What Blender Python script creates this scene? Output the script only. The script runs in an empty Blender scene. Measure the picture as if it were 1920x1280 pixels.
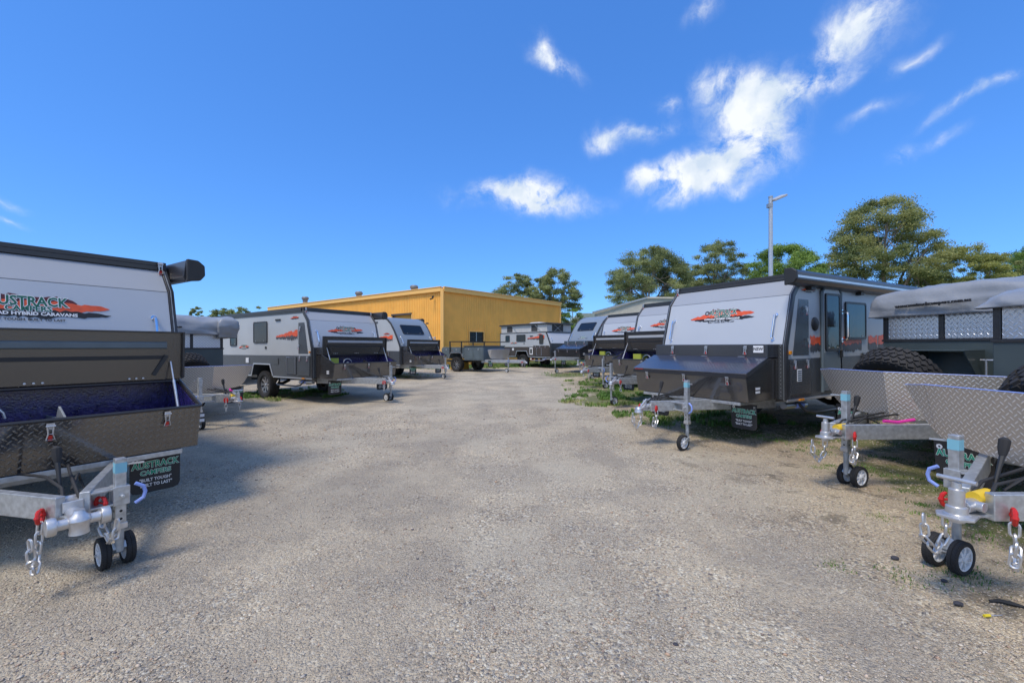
import bpy, bmesh, math, random
import numpy as np
from mathutils import Vector, Matrix, noise as mnoise
R = math.radians
random.seed(7)
S = bpy.context.scene
C = S.collection

# ------------------------------------------------------------------ camera, sky, sun, exposure
CAMH = 1.45
cam_d = bpy.data.cameras.new("camera")
cam = bpy.data.objects.new("camera", cam_d); C.objects.link(cam)
cam.location = (0, 0, CAMH); cam.rotation_euler = (R(90), 0, 0)
cam_d.sensor_width = 36; cam_d.lens = 15.0; cam_d.shift_y = 10 / 1920
cam_d.clip_start = 0.05; cam_d.clip_end = 4000
S.camera = cam
S.view_settings.view_transform = 'Standard'; S.view_settings.look = 'None'
S.view_settings.gamma = 1; S.view_settings.use_curve_mapping = False
S.view_settings.exposure = 1.72
SUN_DIR = Vector((-0.60, -0.80, 0)).normalized(); SUN_EL = R(61)
SUN = Vector((SUN_DIR.x * math.cos(SUN_EL), SUN_DIR.y * math.cos(SUN_EL), math.sin(SUN_EL)))
W = bpy.data.worlds.new("World"); S.world = W; W.use_nodes = True
nt = W.node_tree; nt.nodes.clear()
N = nt.nodes.new; L = nt.links.new

def setin(n, **kw):
    for k, v in kw.items(): n.inputs[k.replace('_', ' ')].default_value = v
    return n
def M2(op, a, b=None, c=None, tree=None, clamp=False):
    t = tree or nt
    n = t.nodes.new('ShaderNodeMath'); n.operation = op; n.use_clamp = clamp
    for i, x in enumerate((a, b, c)):
        if x is None: continue
        if isinstance(x, (int, float)): n.inputs[i].default_value = x
        else: t.links.new(x, n.inputs[i])
    return n.outputs[0]
sky = N('ShaderNodeTexSky'); sky.sky_type = 'NISHITA'; sky.sun_disc = False
sky.sun_elevation = SUN_EL; sky.sun_rotation = math.atan2(SUN.x, SUN.y)
sky.air_density = 1.0; sky.dust_density = 0.4; sky.ozone_density = 2.5; sky.altitude = 50
hsv = N('ShaderNodeHueSaturation'); hsv.inputs['Saturation'].default_value = 1.18; hsv.inputs['Value'].default_value = 1.0
L(sky.outputs[0], hsv.inputs['Color'])
tint = N('ShaderNodeMix'); tint.data_type = 'RGBA'; tint.blend_type = 'MULTIPLY'; tint.inputs[0].default_value = 1
gam = N('ShaderNodeGamma'); gam.inputs[1].default_value = .65; L(hsv.outputs[0], gam.inputs[0])
L(gam.outputs[0], tint.inputs[6]); tint.inputs[7].default_value = (.26, .50, .89, 1)
geo = N('ShaderNodeTexCoord')
sep = N('ShaderNodeSeparateXYZ'); L(geo.outputs['Generated'], sep.inputs[0])
az = M2('ARCTAN2', sep.outputs[0], sep.outputs[1])
el = M2('ARCSINE', sep.outputs[2])
cmb = N('ShaderNodeCombineXYZ'); L(az, cmb.inputs[0]); L(el, cmb.inputs[1])
wn = N('ShaderNodeTexNoise'); wn.inputs['Scale'].default_value = 7; wn.inputs['Detail'].default_value = 5; L(cmb.outputs[0], wn.inputs['Vector'])
wsub = N('ShaderNodeVectorMath'); wsub.operation = 'SUBTRACT'; L(wn.outputs['Color'], wsub.inputs[0]); wsub.inputs[1].default_value = (.5, .5, .5)
wsc = N('ShaderNodeVectorMath'); wsc.operation = 'SCALE'; L(wsub.outputs[0], wsc.inputs[0]); wsc.inputs['Scale'].default_value = 0.10
wadd = N('ShaderNodeVectorMath'); wadd.operation = 'ADD'; L(cmb.outputs[0], wadd.inputs[0]); L(wsc.outputs[0], wadd.inputs[1])
# cloud banks: (bearing, elevation) of the centre as tangents, half sizes, tilt, density
CL = [(.31, .40, .05, .018, 0, 1.6), (.035, .345, .155, .026, -3, 1.8), (.05, .375, .060, .028, 5, 1.3), (.10, .655, .075, .018, -15, 1.0), (.075, .70, .030, .030, 40, .9),
      (.58, .575, .13, .045, 0, 1.3), (.67, .60, .14, .018, -6, 1.5), (.565, .49, .085, .065, 40, 1.4), (.48, .41, .12, .040, 18, 1.4), (.41, .40, .10, .032, 6, 1.5), (.44, .365, .10, .025, 5, 1.0), (.47, .615, .065, .028, -20, 1.0),
      (.29, .495, .095, .018, 2, 1.0), (.22, .50, .04, .02, 0, 1.0), (.83, .755, .10, .055, 20, 1.3), (.74, .70, .05, .030, 20, 1.0),
      (.91, .46, .045, .018, 25, .8), (1.03, .575, .10, .014, 22, .75), (1.15, .645, .10, .014, 15, .75), (.54, .35, .035, .012, 10, .9), (.35, .575, .040, .018, -15, .9),
      (.93, .655, .07, .014, 25, .75), (.46, .80, .06, .02, 10, .8), (-1.19, .33, .06, .010, 0, .8), (-1.18, .29, .05, .008, 0, .7), (1.02, .50, .08, .012, 15, .6), (.43, .655, .03, .018, 10, .6), (.85, .54, .08, .014, 10, .6)]
acc = None
for (u, v, ru, rv, tilt, den) in CL:
    a0 = math.atan(u); r = math.sqrt(1 + u * u); e0 = math.atan(v / r)
    mp = N('ShaderNodeMapping'); mp.vector_type = 'TEXTURE'
    mp.inputs['Location'].default_value = (a0, e0, 0); mp.inputs['Rotation'].default_value = (0, 0, R(tilt))
    mp.inputs['Scale'].default_value = (ru / r / r * 1.85, rv / r * 2.45, 1)
    L(wadd.outputs[0], mp.inputs['Vector'])
    gr = N('ShaderNodeTexGradient'); gr.gradient_type = 'QUADRATIC_SPHERE'; L(mp.outputs[0], gr.inputs[0])
    x = M2('MULTIPLY', gr.outputs['Fac'], den)
    acc = x if acc is None else M2('ADD', acc, x)
cn = N('ShaderNodeTexNoise'); cn.inputs['Scale'].default_value = 14; cn.inputs['Detail'].default_value = 9; cn.inputs['Roughness'].default_value = .66
L(wadd.outputs[0], cn.inputs['Vector'])
dens = M2('MULTIPLY', acc, M2('ADD', M2('MULTIPLY', cn.outputs['Fac'], 5.0), -1.5))
mr = N('ShaderNodeMapRange'); mr.interpolation_type = 'SMOOTHSTEP'; L(dens, mr.inputs[0]); mr.inputs[1].default_value = .03; mr.inputs[2].default_value = 1.7
# unseen broken cloud added overhead and behind the camera as neutral fill light
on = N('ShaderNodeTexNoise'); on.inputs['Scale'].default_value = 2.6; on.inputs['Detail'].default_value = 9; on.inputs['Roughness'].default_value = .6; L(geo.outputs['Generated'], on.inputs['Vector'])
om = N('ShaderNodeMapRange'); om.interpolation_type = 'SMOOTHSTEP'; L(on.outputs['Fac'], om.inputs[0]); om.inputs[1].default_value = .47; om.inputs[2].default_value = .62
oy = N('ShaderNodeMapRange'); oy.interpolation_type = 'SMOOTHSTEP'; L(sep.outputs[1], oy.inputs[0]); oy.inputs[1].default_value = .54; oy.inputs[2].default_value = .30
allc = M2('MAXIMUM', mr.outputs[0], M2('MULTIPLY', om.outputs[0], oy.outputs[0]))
up = M2('GREATER_THAN', sep.outputs[2], 0)
cn2 = N('ShaderNodeTexNoise'); cn2.inputs['Scale'].default_value = 15; cn2.inputs['Detail'].default_value = 4; L(cmb.outputs[0], cn2.inputs['Vector'])
ccol = N('ShaderNodeMix'); ccol.data_type = 'RGBA'; L(M2('ADD', M2('MULTIPLY', cn2.outputs['Fac'], 4.0), -1.4, clamp=True), ccol.inputs[0])
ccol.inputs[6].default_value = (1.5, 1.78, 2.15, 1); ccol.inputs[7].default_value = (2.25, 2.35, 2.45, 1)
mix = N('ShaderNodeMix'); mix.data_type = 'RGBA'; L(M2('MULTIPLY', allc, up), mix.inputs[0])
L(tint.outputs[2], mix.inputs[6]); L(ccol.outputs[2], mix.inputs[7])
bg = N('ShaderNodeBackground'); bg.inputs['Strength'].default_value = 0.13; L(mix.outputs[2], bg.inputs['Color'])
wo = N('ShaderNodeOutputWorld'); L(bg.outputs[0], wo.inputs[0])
sd = bpy.data.lights.new("sun", 'SUN'); sd.energy = 0.95; sd.angle = R(16); sd.color = (1, .90, .76)
so = bpy.data.objects.new("sun", sd); C.objects.link(so); so.rotation_euler = SUN.to_track_quat('Z', 'Y').to_euler()

# ------------------------------------------------------------------ materials
MATS = {}
def mat(name, col, rough=.5, metal=0, ior=1.5, bump=None, var=0, vscale=3, coat=0, spec=None, tread=0, treadcol=None, trans=0):
    if name in MATS: return MATS[name]
    m = bpy.data.materials.new(name); m.use_nodes = True; t = m.node_tree; n = t.nodes; b = n['Principled BSDF']
    b.inputs['Base Color'].default_value = (*col, 1); b.inputs['Roughness'].default_value = rough; b.inputs['Metallic'].default_value = metal
    b.inputs['IOR'].default_value = ior; b.inputs['Coat Weight'].default_value = coat
    if trans: b.inputs['Transmission Weight'].default_value = trans
    tc = n.new('ShaderNodeTexCoord'); lk = t.links.new
    if var:
        nz = n.new('ShaderNodeTexNoise'); nz.inputs['Scale'].default_value = vscale; nz.inputs['Detail'].default_value = 6; lk(tc.outputs['Object'], nz.inputs['Vector'])
        r = n.new('ShaderNodeMapRange'); lk(nz.outputs['Fac'], r.inputs[0]); r.inputs[1].default_value = .3; r.inputs[2].default_value = .7
        r.inputs[3].default_value = 1 - var; r.inputs[4].default_value = 1 + var
        mx = n.new('ShaderNodeMix'); mx.data_type = 'RGBA'; mx.blend_type = 'MULTIPLY'; mx.inputs[0].default_value = 1
        mx.inputs[6].default_value = (*col, 1); lk(r.outputs[0], mx.inputs[7]); lk(mx.outputs[2], b.inputs['Base Color'])
        r2 = n.new('ShaderNodeMapRange'); lk(nz.outputs['Fac'], r2.inputs[0]); r2.inputs[3].default_value = max(.03, rough - var * .4); r2.inputs[4].default_value = min(1, rough + var * .4)
        lk(r2.outputs[0], b.inputs['Roughness'])
    hgt = None
    if tread:
        # raised checkerplate bars, alternating direction on a diagonal grid, in metres on the face
        mp = n.new('ShaderNodeMapping'); mp.inputs['Rotation'].default_value = (0, 0, R(45)); sc = 1 / tread
        mp.inputs['Scale'].default_value = (sc, sc, 1); lk(tc.outputs['UV'], mp.inputs['Vector'])
        s = n.new('ShaderNodeSeparateXYZ'); lk(mp.outputs[0], s.inputs[0]); X, Y = s.outputs[0], s.outputs[1]
        m_ = lambda op, a, b_=None, c=None, cl=False: M2(op, a, b_, c, t, cl)
        fx = m_('SUBTRACT', m_('FRACT', X), .5); fy = m_('SUBTRACT', m_('FRACT', Y), .5)
        par = m_('FLOORED_MODULO', m_('ADD', m_('FLOOR', X), m_('FLOOR', Y)), 2)
        inv = m_('SUBTRACT', 1, par)
        a = m_('ADD', m_('MULTIPLY', fx, par), m_('MULTIPLY', fy, inv)); c = m_('ADD', m_('MULTIPLY', fy, par), m_('MULTIPLY', fx, inv))
        e = m_('ADD', m_('POWER', m_('DIVIDE', a, .56), 2), m_('POWER', m_('DIVIDE', c, .15), 2))
        hgt = m_('SUBTRACT', 1, m_('MINIMUM', e, 1))
        bp = n.new('ShaderNodeBump'); bp.inputs['Strength'].default_value = .9; bp.inputs['Distance'].default_value = .0022 if tread < .04 else .0035
        lk(hgt, bp.inputs['Height']); lk(bp.outputs[0], b.inputs['Normal'])
        if treadcol:
            mx2 = n.new('ShaderNodeMix'); mx2.data_type = 'RGBA'; lk(m_('MULTIPLY', hgt, 1.6, cl=True), mx2.inputs[0])
            mx2.inputs[6].default_value = (*col, 1); mx2.inputs[7].default_value = (*treadcol, 1); lk(mx2.outputs[2], b.inputs['Base Color'])
    elif bump:
        sc, dist = bump[:2]
        nz = n.new('ShaderNodeTexNoise'); nz.inputs['Scale'].default_value = sc; nz.inputs['Detail'].default_value = 5; lk(tc.outputs['Object'], nz.inputs['Vector'])
        bp = n.new('ShaderNodeBump'); bp.inputs['Strength'].default_value = .7; bp.inputs['Distance'].default_value = dist
        lk(nz.outputs['Fac'], bp.inputs['Height']); lk(bp.outputs[0], b.inputs['Normal'])
    MATS[name] = m
    return m
panel_side = mat('grey_composite_panel', (.42, .435, .44), .38, var=.05, vscale=1.3, bump=(1.5, .003))
panel_front = mat('white_front_panel', (.46, .49, .53), .32, var=.03, vscale=.9, bump=(1.2, .003), coat=.2)
panel_front_grey = mat('silver_front_panel', (.32, .34, .37), .34, var=.03, vscale=.9)
panel_front_dark = mat('slate_front_panel', (.21, .25, .29), .33, var=.04, vscale=.9, coat=.2)
blk = mat('black_powder_coat', (.022, .022, .025), .33, var=.15, ior=1.6)
blk_tread = mat('black_checkerplate', (.026, .027, .031), .26, ior=2.0, tread=.036, treadcol=(.045, .046, .052))
side_tread = mat('charcoal_checkerplate', (.05, .055, .06), .36, ior=1.6, tread=.036, treadcol=(.085, .09, .1))
box_face = mat('bronze_black_box_sheet', (.022, .019, .018), .12, ior=2.3, tread=.036, treadcol=(.05, .045, .04))
box_lid_in = mat('bronze_black_lid_lining', (.040, .034, .028), .2, ior=2.0, bump=(60, .0008))
navy_in = mat('dark_navy_box_lining', (.024, .018, .115), .22, ior=1.8, bump=(70, .004), var=.5, vscale=25)
lid_blue = mat('glossy_black_checkerplate', (.03, .033, .05), .16, ior=2.8, tread=.036, treadcol=(.05, .055, .07))
alu_tread = mat('aluminium_checkerplate', (.52, .46, .39), .36, metal=.55, tread=.034, treadcol=(.92, .88, .82))
alu_tread_fine = mat('bright_aluminium_checkerplate', (.60, .62, .66), .3, metal=.9, tread=.042, treadcol=(.86, .87, .9))
alu = mat('aluminium', (.62, .63, .65), .35, metal=.9, var=.08)
galv = mat('galvanised_steel', (.50, .52, .53), .42, metal=.7, var=.2, vscale=26)
galv_dull = mat('dull_galvanised_steel', (.36, .39, .41), .5, metal=.6, var=.2, vscale=18)
chrome = mat('chrome', (.8, .8, .82), .12, metal=1)
zinc = mat('bright_zinc', (.62, .62, .62), .40, metal=.8, var=.1, vscale=30)
red = mat('red_painted_metal', (.55, .02, .015), .35)
redp = mat('red_plastic', (.6, .03, .02), .4)
rub = mat('rubber', (.022, .022, .023), .75, bump=(60, .001), var=.2)
tyre_m = mat('tyre_rubber', (.026, .025, .025), .8, bump=(80, .001), var=.3, vscale=5)
rim_dark = mat('black_rim', (.02, .02, .02), .35)
rim_light = mat('machined_rim', (.6, .6, .62), .3, metal=.8)
white_pl = mat('white_plastic', (.72, .73, .74), .4)
grey_pl = mat('grey_plastic', (.4, .42, .44), .5)
blk_pl = mat('black_plastic', (.02, .02, .02), .5)
win_g = mat('tinted_window_glass', (.010, .012, .014), .05, ior=1.5, bump=(2.2, .006))
win_f = mat('window_rubber_frame', (.02, .02, .022), .45)
flap_m = mat('mudflap_rubber', (.022, .023, .026), .55, bump=(30, .001))
lt_white = mat('white_print', (.8, .8, .8), .5)
lt_green = mat('dark_green_print', (.01, .12, .075), .5)
lt_green2 = mat('bright_green_print', (.01, .33, .2), .5)
lt_black = mat('black_print', (.015, .015, .017), .5)
lt_orange = mat('orange_print', (.75, .10, .03), .45, var=.25, vscale=9)
lt_maroon = mat('maroon_print', (.10, .015, .02), .5)
lt_grey = mat('charcoal_print', (.07, .07, .075), .5, var=.4, vscale=12)
amber = mat('amber_lens', (.7, .25, .01), .2)
blue_tape = mat('pale_blue_strap', (.25, .35, .75), .45)
cyan_st = mat('cyan_sticker', (.22, .50, .60), .4)
blue_st = mat('blue_sticker', (.1, .25, .6), .4)
yellow_l = mat('yellow_label', (.75, .5, .03), .45)
lime = mat('lime_card', (.42, .46, .06), .6)
pink = mat('pink_strap', (.65, .03, .3), .6)
canvas = mat('grey_vinyl_cover', (.25, .265, .285), .36, bump=(4, .035), var=.12, vscale=2)
canvas_l = mat('pale_canvas', (.50, .50, .48), .8, bump=(8, .01), var=.1)
mesh_d = mat('dark_insect_mesh', (.05, .05, .05), .8)
dkgreen = mat('dark_green_grey_paint', (.055, .075, .08), .35, var=.1)
slate = mat('slate_grey_paint', (.11, .14, .155), .4, var=.15)
bronze = mat('dark_bronze_panel', (.055, .042, .035), .35, var=.1)
shed_y = mat('yellow_steel_sheet', (.95, .48, .09), .5, var=.08, vscale=1.2)
shed_y_trim = mat('yellow_trim', (.92, .52, .15), .5)
cream = mat('cream_steel_sheet', (.50, .47, .40), .55, var=.08)
roof_gr = mat('pale_green_roof_sheet', (.33, .40, .36), .55)
bark = mat('tree_bark', (.20, .17, .14), .9, bump=(8, .03), var=.3)
conc = mat('concrete', (.3, .29, .27), .9, var=.2)

# ------------------------------------------------------------------ mesh helpers
def finish(me, smooth=True, ang=35):
    bm = bmesh.new(); bm.from_mesh(me); bmesh.ops.recalc_face_normals(bm, faces=bm.faces)
    uv = bm.loops.layers.uv.new('UVMap')
    for f in bm.faces:
        n = f.normal; a = max(range(3), key=lambda i: abs(n[i]))
        i, j = ((1, 2), (0, 2), (0, 1))[a]
        for l in f.loops: l[uv].uv = (l.vert.co[i], l.vert.co[j])
        f.smooth = smooth
    bm.to_mesh(me); bm.free()
    if smooth: me.set_sharp_from_angle(angle=R(ang))
class MB:
    def __init__(s): s.v = []; s.f = []
    def add(s, vs, fs):
        o = len(s.v); s.v += [tuple(v) for v in vs]; s.f += [[i + o for i in f] for f in fs]; return s
    def box(s, a, b):
        x0, y0, z0 = a; x1, y1, z1 = b
        return s.add([(x, y, z) for x in (x0, x1) for y in (y0, y1) for z in (z0, z1)], [(0, 1, 3, 2), (4, 6, 7, 5), (0, 4, 5, 1), (2, 3, 7, 6), (0, 2, 6, 4), (1, 5, 7, 3)])
    def cbox(s, c, d): return s.box([c[i] - d[i] / 2 for i in range(3)], [c[i] + d[i] / 2 for i in range(3)])
    def bar(s, p, q, w, h, up=(0, 0, 1)):
        p = Vector(p); q = Vector(q); d = (q - p).normalized(); u = Vector(up); sd = d.cross(u).normalized(); u = sd.cross(d)
        vs = [e + sd * (a * w / 2) + u * (b * h / 2) for e in (p, q) for a in (-1, 1) for b in (-1, 1)]
        return s.add(vs, [(0, 1, 3, 2), (4, 6, 7, 5), (0, 4, 5, 1), (2, 3, 7, 6), (0, 2, 6, 4), (1, 5, 7, 3)])
    def prism(s, pts, ax, a0, a1):
        k = len(pts)
        def mk(p, a): return {'x': (a, p[0], p[1]), 'y': (p[0], a, p[1]), 'z': (p[0], p[1], a)}[ax]
        return s.add([mk(p, a0) for p in pts] + [mk(p, a1) for p in pts], [list(range(k)), list(range(2 * k - 1, k - 1, -1))] + [(i, (i + 1) % k, k + (i + 1) % k, k + i) for i in range(k)])
    def tube(s, pts, r, n=8, closed=False):
        pts = [Vector(p) for p in pts]; k = len(pts); rings = []; up = None
        for i, p in enumerate(pts):
            d = (pts[(i + 1) % k] - pts[i - 1]) if closed else (pts[min(i + 1, k - 1)] - pts[max(i - 1, 0)])
            d.normalize()
            if up is None: up = Vector((0, 0, 1)) if abs(d.z) < .9 else Vector((1, 0, 0))
            sd = d.cross(up).normalized(); up = sd.cross(d).normalized()
            rr = r[i] if isinstance(r, (list, tuple)) else r
            rings.append([p + (sd * math.cos(t) + up * math.sin(t)) * rr for t in [2 * math.pi * j / n for j in range(n)]])
        vs = [v for ring in rings for v in ring]; fs = []
        for i in range(k if closed else k - 1):
            a = i * n; b = ((i + 1) % k) * n
            fs += [(a + j, a + (j + 1) % n, b + (j + 1) % n, b + j) for j in range(n)]
        if not closed: fs += [list(range(n))[::-1], [(k - 1) * n + j for j in range(n)]]
        return s.add(vs, fs)
    def cyl(s, p, q, r, n=12, r2=None): return s.tube([p, q], [r, r if r2 is None else r2], n)
    def lathe(s, prof, o=(0, 0, 0), ax='y', n=24, close=False):
        vs = []; k = len(prof)
        for j in range(n):
            t = 2 * math.pi * j / n
            for (r, h) in prof:
                a, b = r * math.cos(t), r * math.sin(t)
                v = {'x': (h, a, b), 'y': (a, h, b), 'z': (a, b, h)}[ax]; vs.append([v[i] + o[i] for i in range(3)])
        fs = []
        for j in range(n):
            a = j * k; b = ((j + 1) % n) * k
            fs += [(a + i, a + (i + 1) % k, b + (i + 1) % k, b + i) for i in range(k if close else k - 1)]
        if not close:
            if prof[0][0] > 1e-4: fs.append([j * k for j in range(n)])
            if prof[-1][0] > 1e-4: fs.append([j * k + k - 1 for j in range(n)][::-1])
        return s.add(vs, fs)
    def sheet(s, pts, th):
        pts = [Vector(p) for p in pts]; nn = Vector()
        for i in range(len(pts)):
            a, b = pts[i], pts[(i + 1) % len(pts)]; nn += a.cross(b)
        nn.normalize(); k = len(pts)
        return s.add([p for p in pts] + [p + nn * th for p in pts], [list(range(k))[::-1], list(range(k, 2 * k))] + [(i, (i + 1) % k, k + (i + 1) % k, k + i) for i in range(k)])
    def mesh(s, name, m, smooth=True, ang=35):
        me = bpy.data.meshes.new(name); me.from_pydata(s.v, [], s.f); me.update(); finish(me, smooth, ang)
        if m: me.materials.append(m)
        return me
    def build(s, name, m, parent=None, bevel=0, loc=None, rot=None, smooth=True, ang=35):
        o = obj(name, s.mesh(name, m, smooth, ang), parent, loc, rot)
        if bevel:
            b = o.modifiers.new('bevel', 'BEVEL'); b.width = bevel; b.segments = 2; b.limit_method = 'ANGLE'; b.angle_limit = R(30); b.harden_normals = True
        return o
def obj(name, me, parent=None, loc=None, rot=None):
    o = bpy.data.objects.new(name, me); C.objects.link(o)
    if parent: o.parent = parent
    if loc is not None: o.location = loc
    if rot is not None: o.rotation_euler = rot
    return o
def tag(o, label=None, cat=None, group=None, kind=None):
    if label: o['label'] = label
    if cat: o['category'] = cat
    if group: o['group'] = group
    if kind: o['kind'] = kind
    return o
def root(name, loc, rot=(0, 0, 0), label=None, cat=None, group=None):
    o = bpy.data.objects.new(name, None); C.objects.link(o); o.location = loc; o.rotation_euler = rot; o.empty_display_size = .2
    return tag(o, label, cat, group)
def Bx(name, m, p, a, b, bevel=.006): return MB().box(a, b).build(name, m, p, bevel)
CACHE = {}
def cached(key, fn):
    if key not in CACHE: CACHE[key] = fn()
    return CACHE[key]
def text_mesh(txt, size, m, bold=0.0, ext=.0006, align='CENTER', squash=1.0):
    def mk():
        cu = bpy.data.curves.new('t', 'FONT'); cu.body = txt; cu.size = size; cu.extrude = ext; cu.offset = bold; cu.resolution_u = 2
        cu.align_x = align; cu.align_y = 'CENTER'; cu.space_character = 1.0
        o = bpy.data.objects.new('t', cu); me = bpy.data.meshes.new_from_object(o); me.name = 'lettering'
        bpy.data.objects.remove(o)
        if squash != 1: me.transform(Matrix.Diagonal((squash, 1, 1, 1)))
        me.materials.clear(); me.materials.append(m); return me
    return cached(('T', txt, size, m.name, bold, align, squash), mk)
def basis(origin, right, up_, off=0.0):
    """matrix whose local X runs along right and local Y along up_, set off from the surface"""
    r = Vector(right).normalized(); u = Vector(up_).normalized(); n = r.cross(u).normalized(); o = Vector(origin) + n * off
    return Matrix(((r.x, u.x, n.x, o.x), (r.y, u.y, n.y, o.y), (r.z, u.z, n.z, o.z), (0, 0, 0, 1)))
def place(name, me, parent, mtx):
    o = obj(name, me, parent); o.matrix_local = mtx; return o

# ------------------------------------------------------------------ ground
def gz(x, y): return -.1 + .012 * min(max(x, -12), 12) + .01 * min(max(y, -5), 28)
def ground():
    xs = list(np.linspace(-14, 14, 57)) ; xs = [-1500, -400, -100, -40, -22] + xs + [22, 40, 100, 400, 1500]
    ys = [-1500, -300, -60, -20, -8] + list(np.linspace(-5, 30, 71)) + [40, 60, 100, 300, 900, 2000]
    vs = [(x, y, gz(x, y) + (0.012 * mnoise.noise(Vector((x * .5, y * .5, 0))) if abs(x) < 15 and -6 < y < 31 else 0)) for y in ys for x in xs]
    k = len(xs); fs = [(j * k + i, j * k + i + 1, (j + 1) * k + i + 1, (j + 1) * k + i) for j in range(len(ys) - 1) for i in range(k - 1)]
    me = bpy.data.meshes.new('ground'); me.from_pydata(vs, [], fs); me.update()
    for p in me.polygons: p.use_smooth = True
    m = bpy.data.materials.new('crushed_gravel'); m.use_nodes = True; t = m.node_tree; n = t.nodes; lk = t.links.new; b = n['Principled BSDF']
    b.inputs['Roughness'].default_value = .9; b.inputs['Specular IOR Level'].default_value = .3
    tc = n.new('ShaderNodeTexCoord'); P = tc.outputs['Object']
    def noise(sc, det=5, rough=.6):
        q = n.new('ShaderNodeTexNoise'); q.inputs['Scale'].default_value = sc; q.inputs['Detail'].default_value = det; q.inputs['Roughness'].default_value = rough; lk(P, q.inputs['Vector']); return q.outputs['Fac']
    def rng(x, a, b_, c=0, d=1):
        q = n.new('ShaderNodeMapRange'); q.clamp = True; q.interpolation_type = 'SMOOTHSTEP'; lk(x, q.inputs[0])
        for i, v in enumerate((a, b_, c, d)): q.inputs[i + 1].default_value = v
        return q.outputs[0]
    def mixc(f, a, b_, bt='MIX'):
        q = n.new('ShaderNodeMix'); q.data_type = 'RGBA'; q.blend_type = bt
        if isinstance(f, float): q.inputs[0].default_value = f
        else: lk(f, q.inputs[0])
        for i, v in ((6, a), (7, b_)):
            if isinstance(v, tuple): q.inputs[i].default_value = (*v, 1)
            else: lk(v, q.inputs[i])
        return q.outputs[2]
    def vor(sc):
        v = n.new('ShaderNodeTexVoronoi'); v.inputs['Scale'].default_value = sc; lk(P, v.inputs['Vector']); v.inputs['Randomness'].default_value = 1; return v
    def ramp(x, st):
        q = n.new('ShaderNodeValToRGB'); lk(x, q.inputs[0]); e = q.color_ramp.elements
        while len(e) < len(st): e.new(.5)
        for i, (p, c) in enumerate(st): e[i].position = p; e[i].color = (*c, 1)
        q.color_ramp.interpolation = 'CONSTANT'; return q.outputs[0]
    v1 = vor(72); v2 = vor(150)
    s1 = n.new('ShaderNodeSeparateColor'); lk(v1.outputs['Color'], s1.inputs[0])
    s2 = n.new('ShaderNodeSeparateColor'); lk(v2.outputs['Color'], s2.inputs[0])
    cols = [(0, (.20, .175, .15)), (.12, (.34, .29, .235)), (.3, (.42, .36, .29)), (.45, (.30, .28, .265)), (.58, (.50, .44, .36)), (.72, (.37, .30, .235)), (.84, (.56, .53, .48)), (.93, (.16, .155, .165))]
    c1 = ramp(s1.outputs[0], cols); c2 = ramp(s2.outputs[0], cols)
    dirt = mixc(noise(9, 6), (.235, .205, .18), (.33, .29, .25))
    peb = mixc(rng(noise(3, 4), .42, .6), c1, c2)
    # worn track zones with more grey fines
    wear = rng(noise(.55, 5, .65), .46, .62)
    col = mixc(M2('MULTIPLY', wear, .55, tree=t), peb, mixc(noise(140, 2), (.22, .205, .19), (.40, .375, .345)))
    # long dusty wheel tracks run along the yard
    sp = n.new('ShaderNodeSeparateXYZ'); lk(P, sp.inputs[0])
    mp = n.new('ShaderNodeMapping'); mp.inputs['Scale'].default_value = (.9, .12, 1); lk(P, mp.inputs[0])
    q = n.new('ShaderNodeTexNoise'); q.inputs['Scale'].default_value = 1; q.inputs['Detail'].default_value = 4; lk(mp.outputs[0], q.inputs['Vector'])
    col = mixc(M2('MULTIPLY', rng(q.outputs['Fac'], .45, .60), .5, tree=t), col, dirt)
    # right-hand side is looser, tanner gravel over dark soil
    rt = rng(M2('ADD', sp.outputs[0], M2('MULTIPLY', noise(1.2, 5), 2.0, tree=t), tree=t), 2.2, 4.4)
    col = mixc(M2('MULTIPLY', rt, .55, tree=t), col, mixc(1.0, col, (1.0, .90, .74), 'MULTIPLY'))
    soil = M2('MULTIPLY', rt, rng(noise(2.6, 8, .7), .53, .63), tree=t)
    col = mixc(M2('MULTIPLY', soil, .7, tree=t), col, mixc(noise(40), (.05, .045, .035), (.14, .12, .095)))
    tint = ramp(noise(.35, 3), [(0, (.93, .95, 1.0)), (1, (1, 1, 1))]); 
    col = mixc(.9, col, mixc(rng(noise(1.1, 5), .38, .62), (.82, .82, .84), (1.12, 1.10, 1.06)), 'MULTIPLY')
    # beyond the yard everything is rough grass
    far = rng(M2('ADD', sp.outputs[1], M2('MULTIPLY', noise(.5, 4), 5, tree=t), tree=t), 28.5, 30.5)
    gcol = mixc(noise(3, 6), (.05, .085, .02), (.13, .15, .05))
    # grass patches between the parked vans on the right
    def patch(cx, cy, rx, ry, rot):
        mm = n.new('ShaderNodeMapping'); mm.vector_type = 'TEXTURE'; mm.inputs['Location'].default_value = (cx, cy, 0); mm.inputs['Scale'].default_value = (rx, ry, 50); mm.inputs['Rotation'].default_value = (0, 0, R(rot)); lk(P, mm.inputs[0])
        g = n.new('ShaderNodeTexGradient'); g.gradient_type = 'SPHERICAL'; lk(mm.outputs[0], g.inputs[0]); return g.outputs['Fac']
    pt = None
    for a in GRASS_PATCHES:
        x = patch(*a); pt = x if pt is None else M2('MAXIMUM', pt, x, tree=t)
    pm = rng(M2('ADD', pt, M2('MULTIPLY', M2('SUBTRACT', noise(2.2, 7, .7), .5, tree=t), 1.6, tree=t), tree=t), .28, .48)
    pm = M2('MULTIPLY', pm, M2('GREATER_THAN', pt, .001, tree=t), tree=t)
    col = mixc(M2('MULTIPLY', pm, .85, tree=t), col, mixc(noise(7, 6), (.05, .075, .02), (.15, .16, .07)))
    col = mixc(1.0, col, (1.42, 1.40, 1.24), 'MULTIPLY')
    col = mixc(far, col, gcol)
    lk(col, b.inputs['Base Color'])
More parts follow.
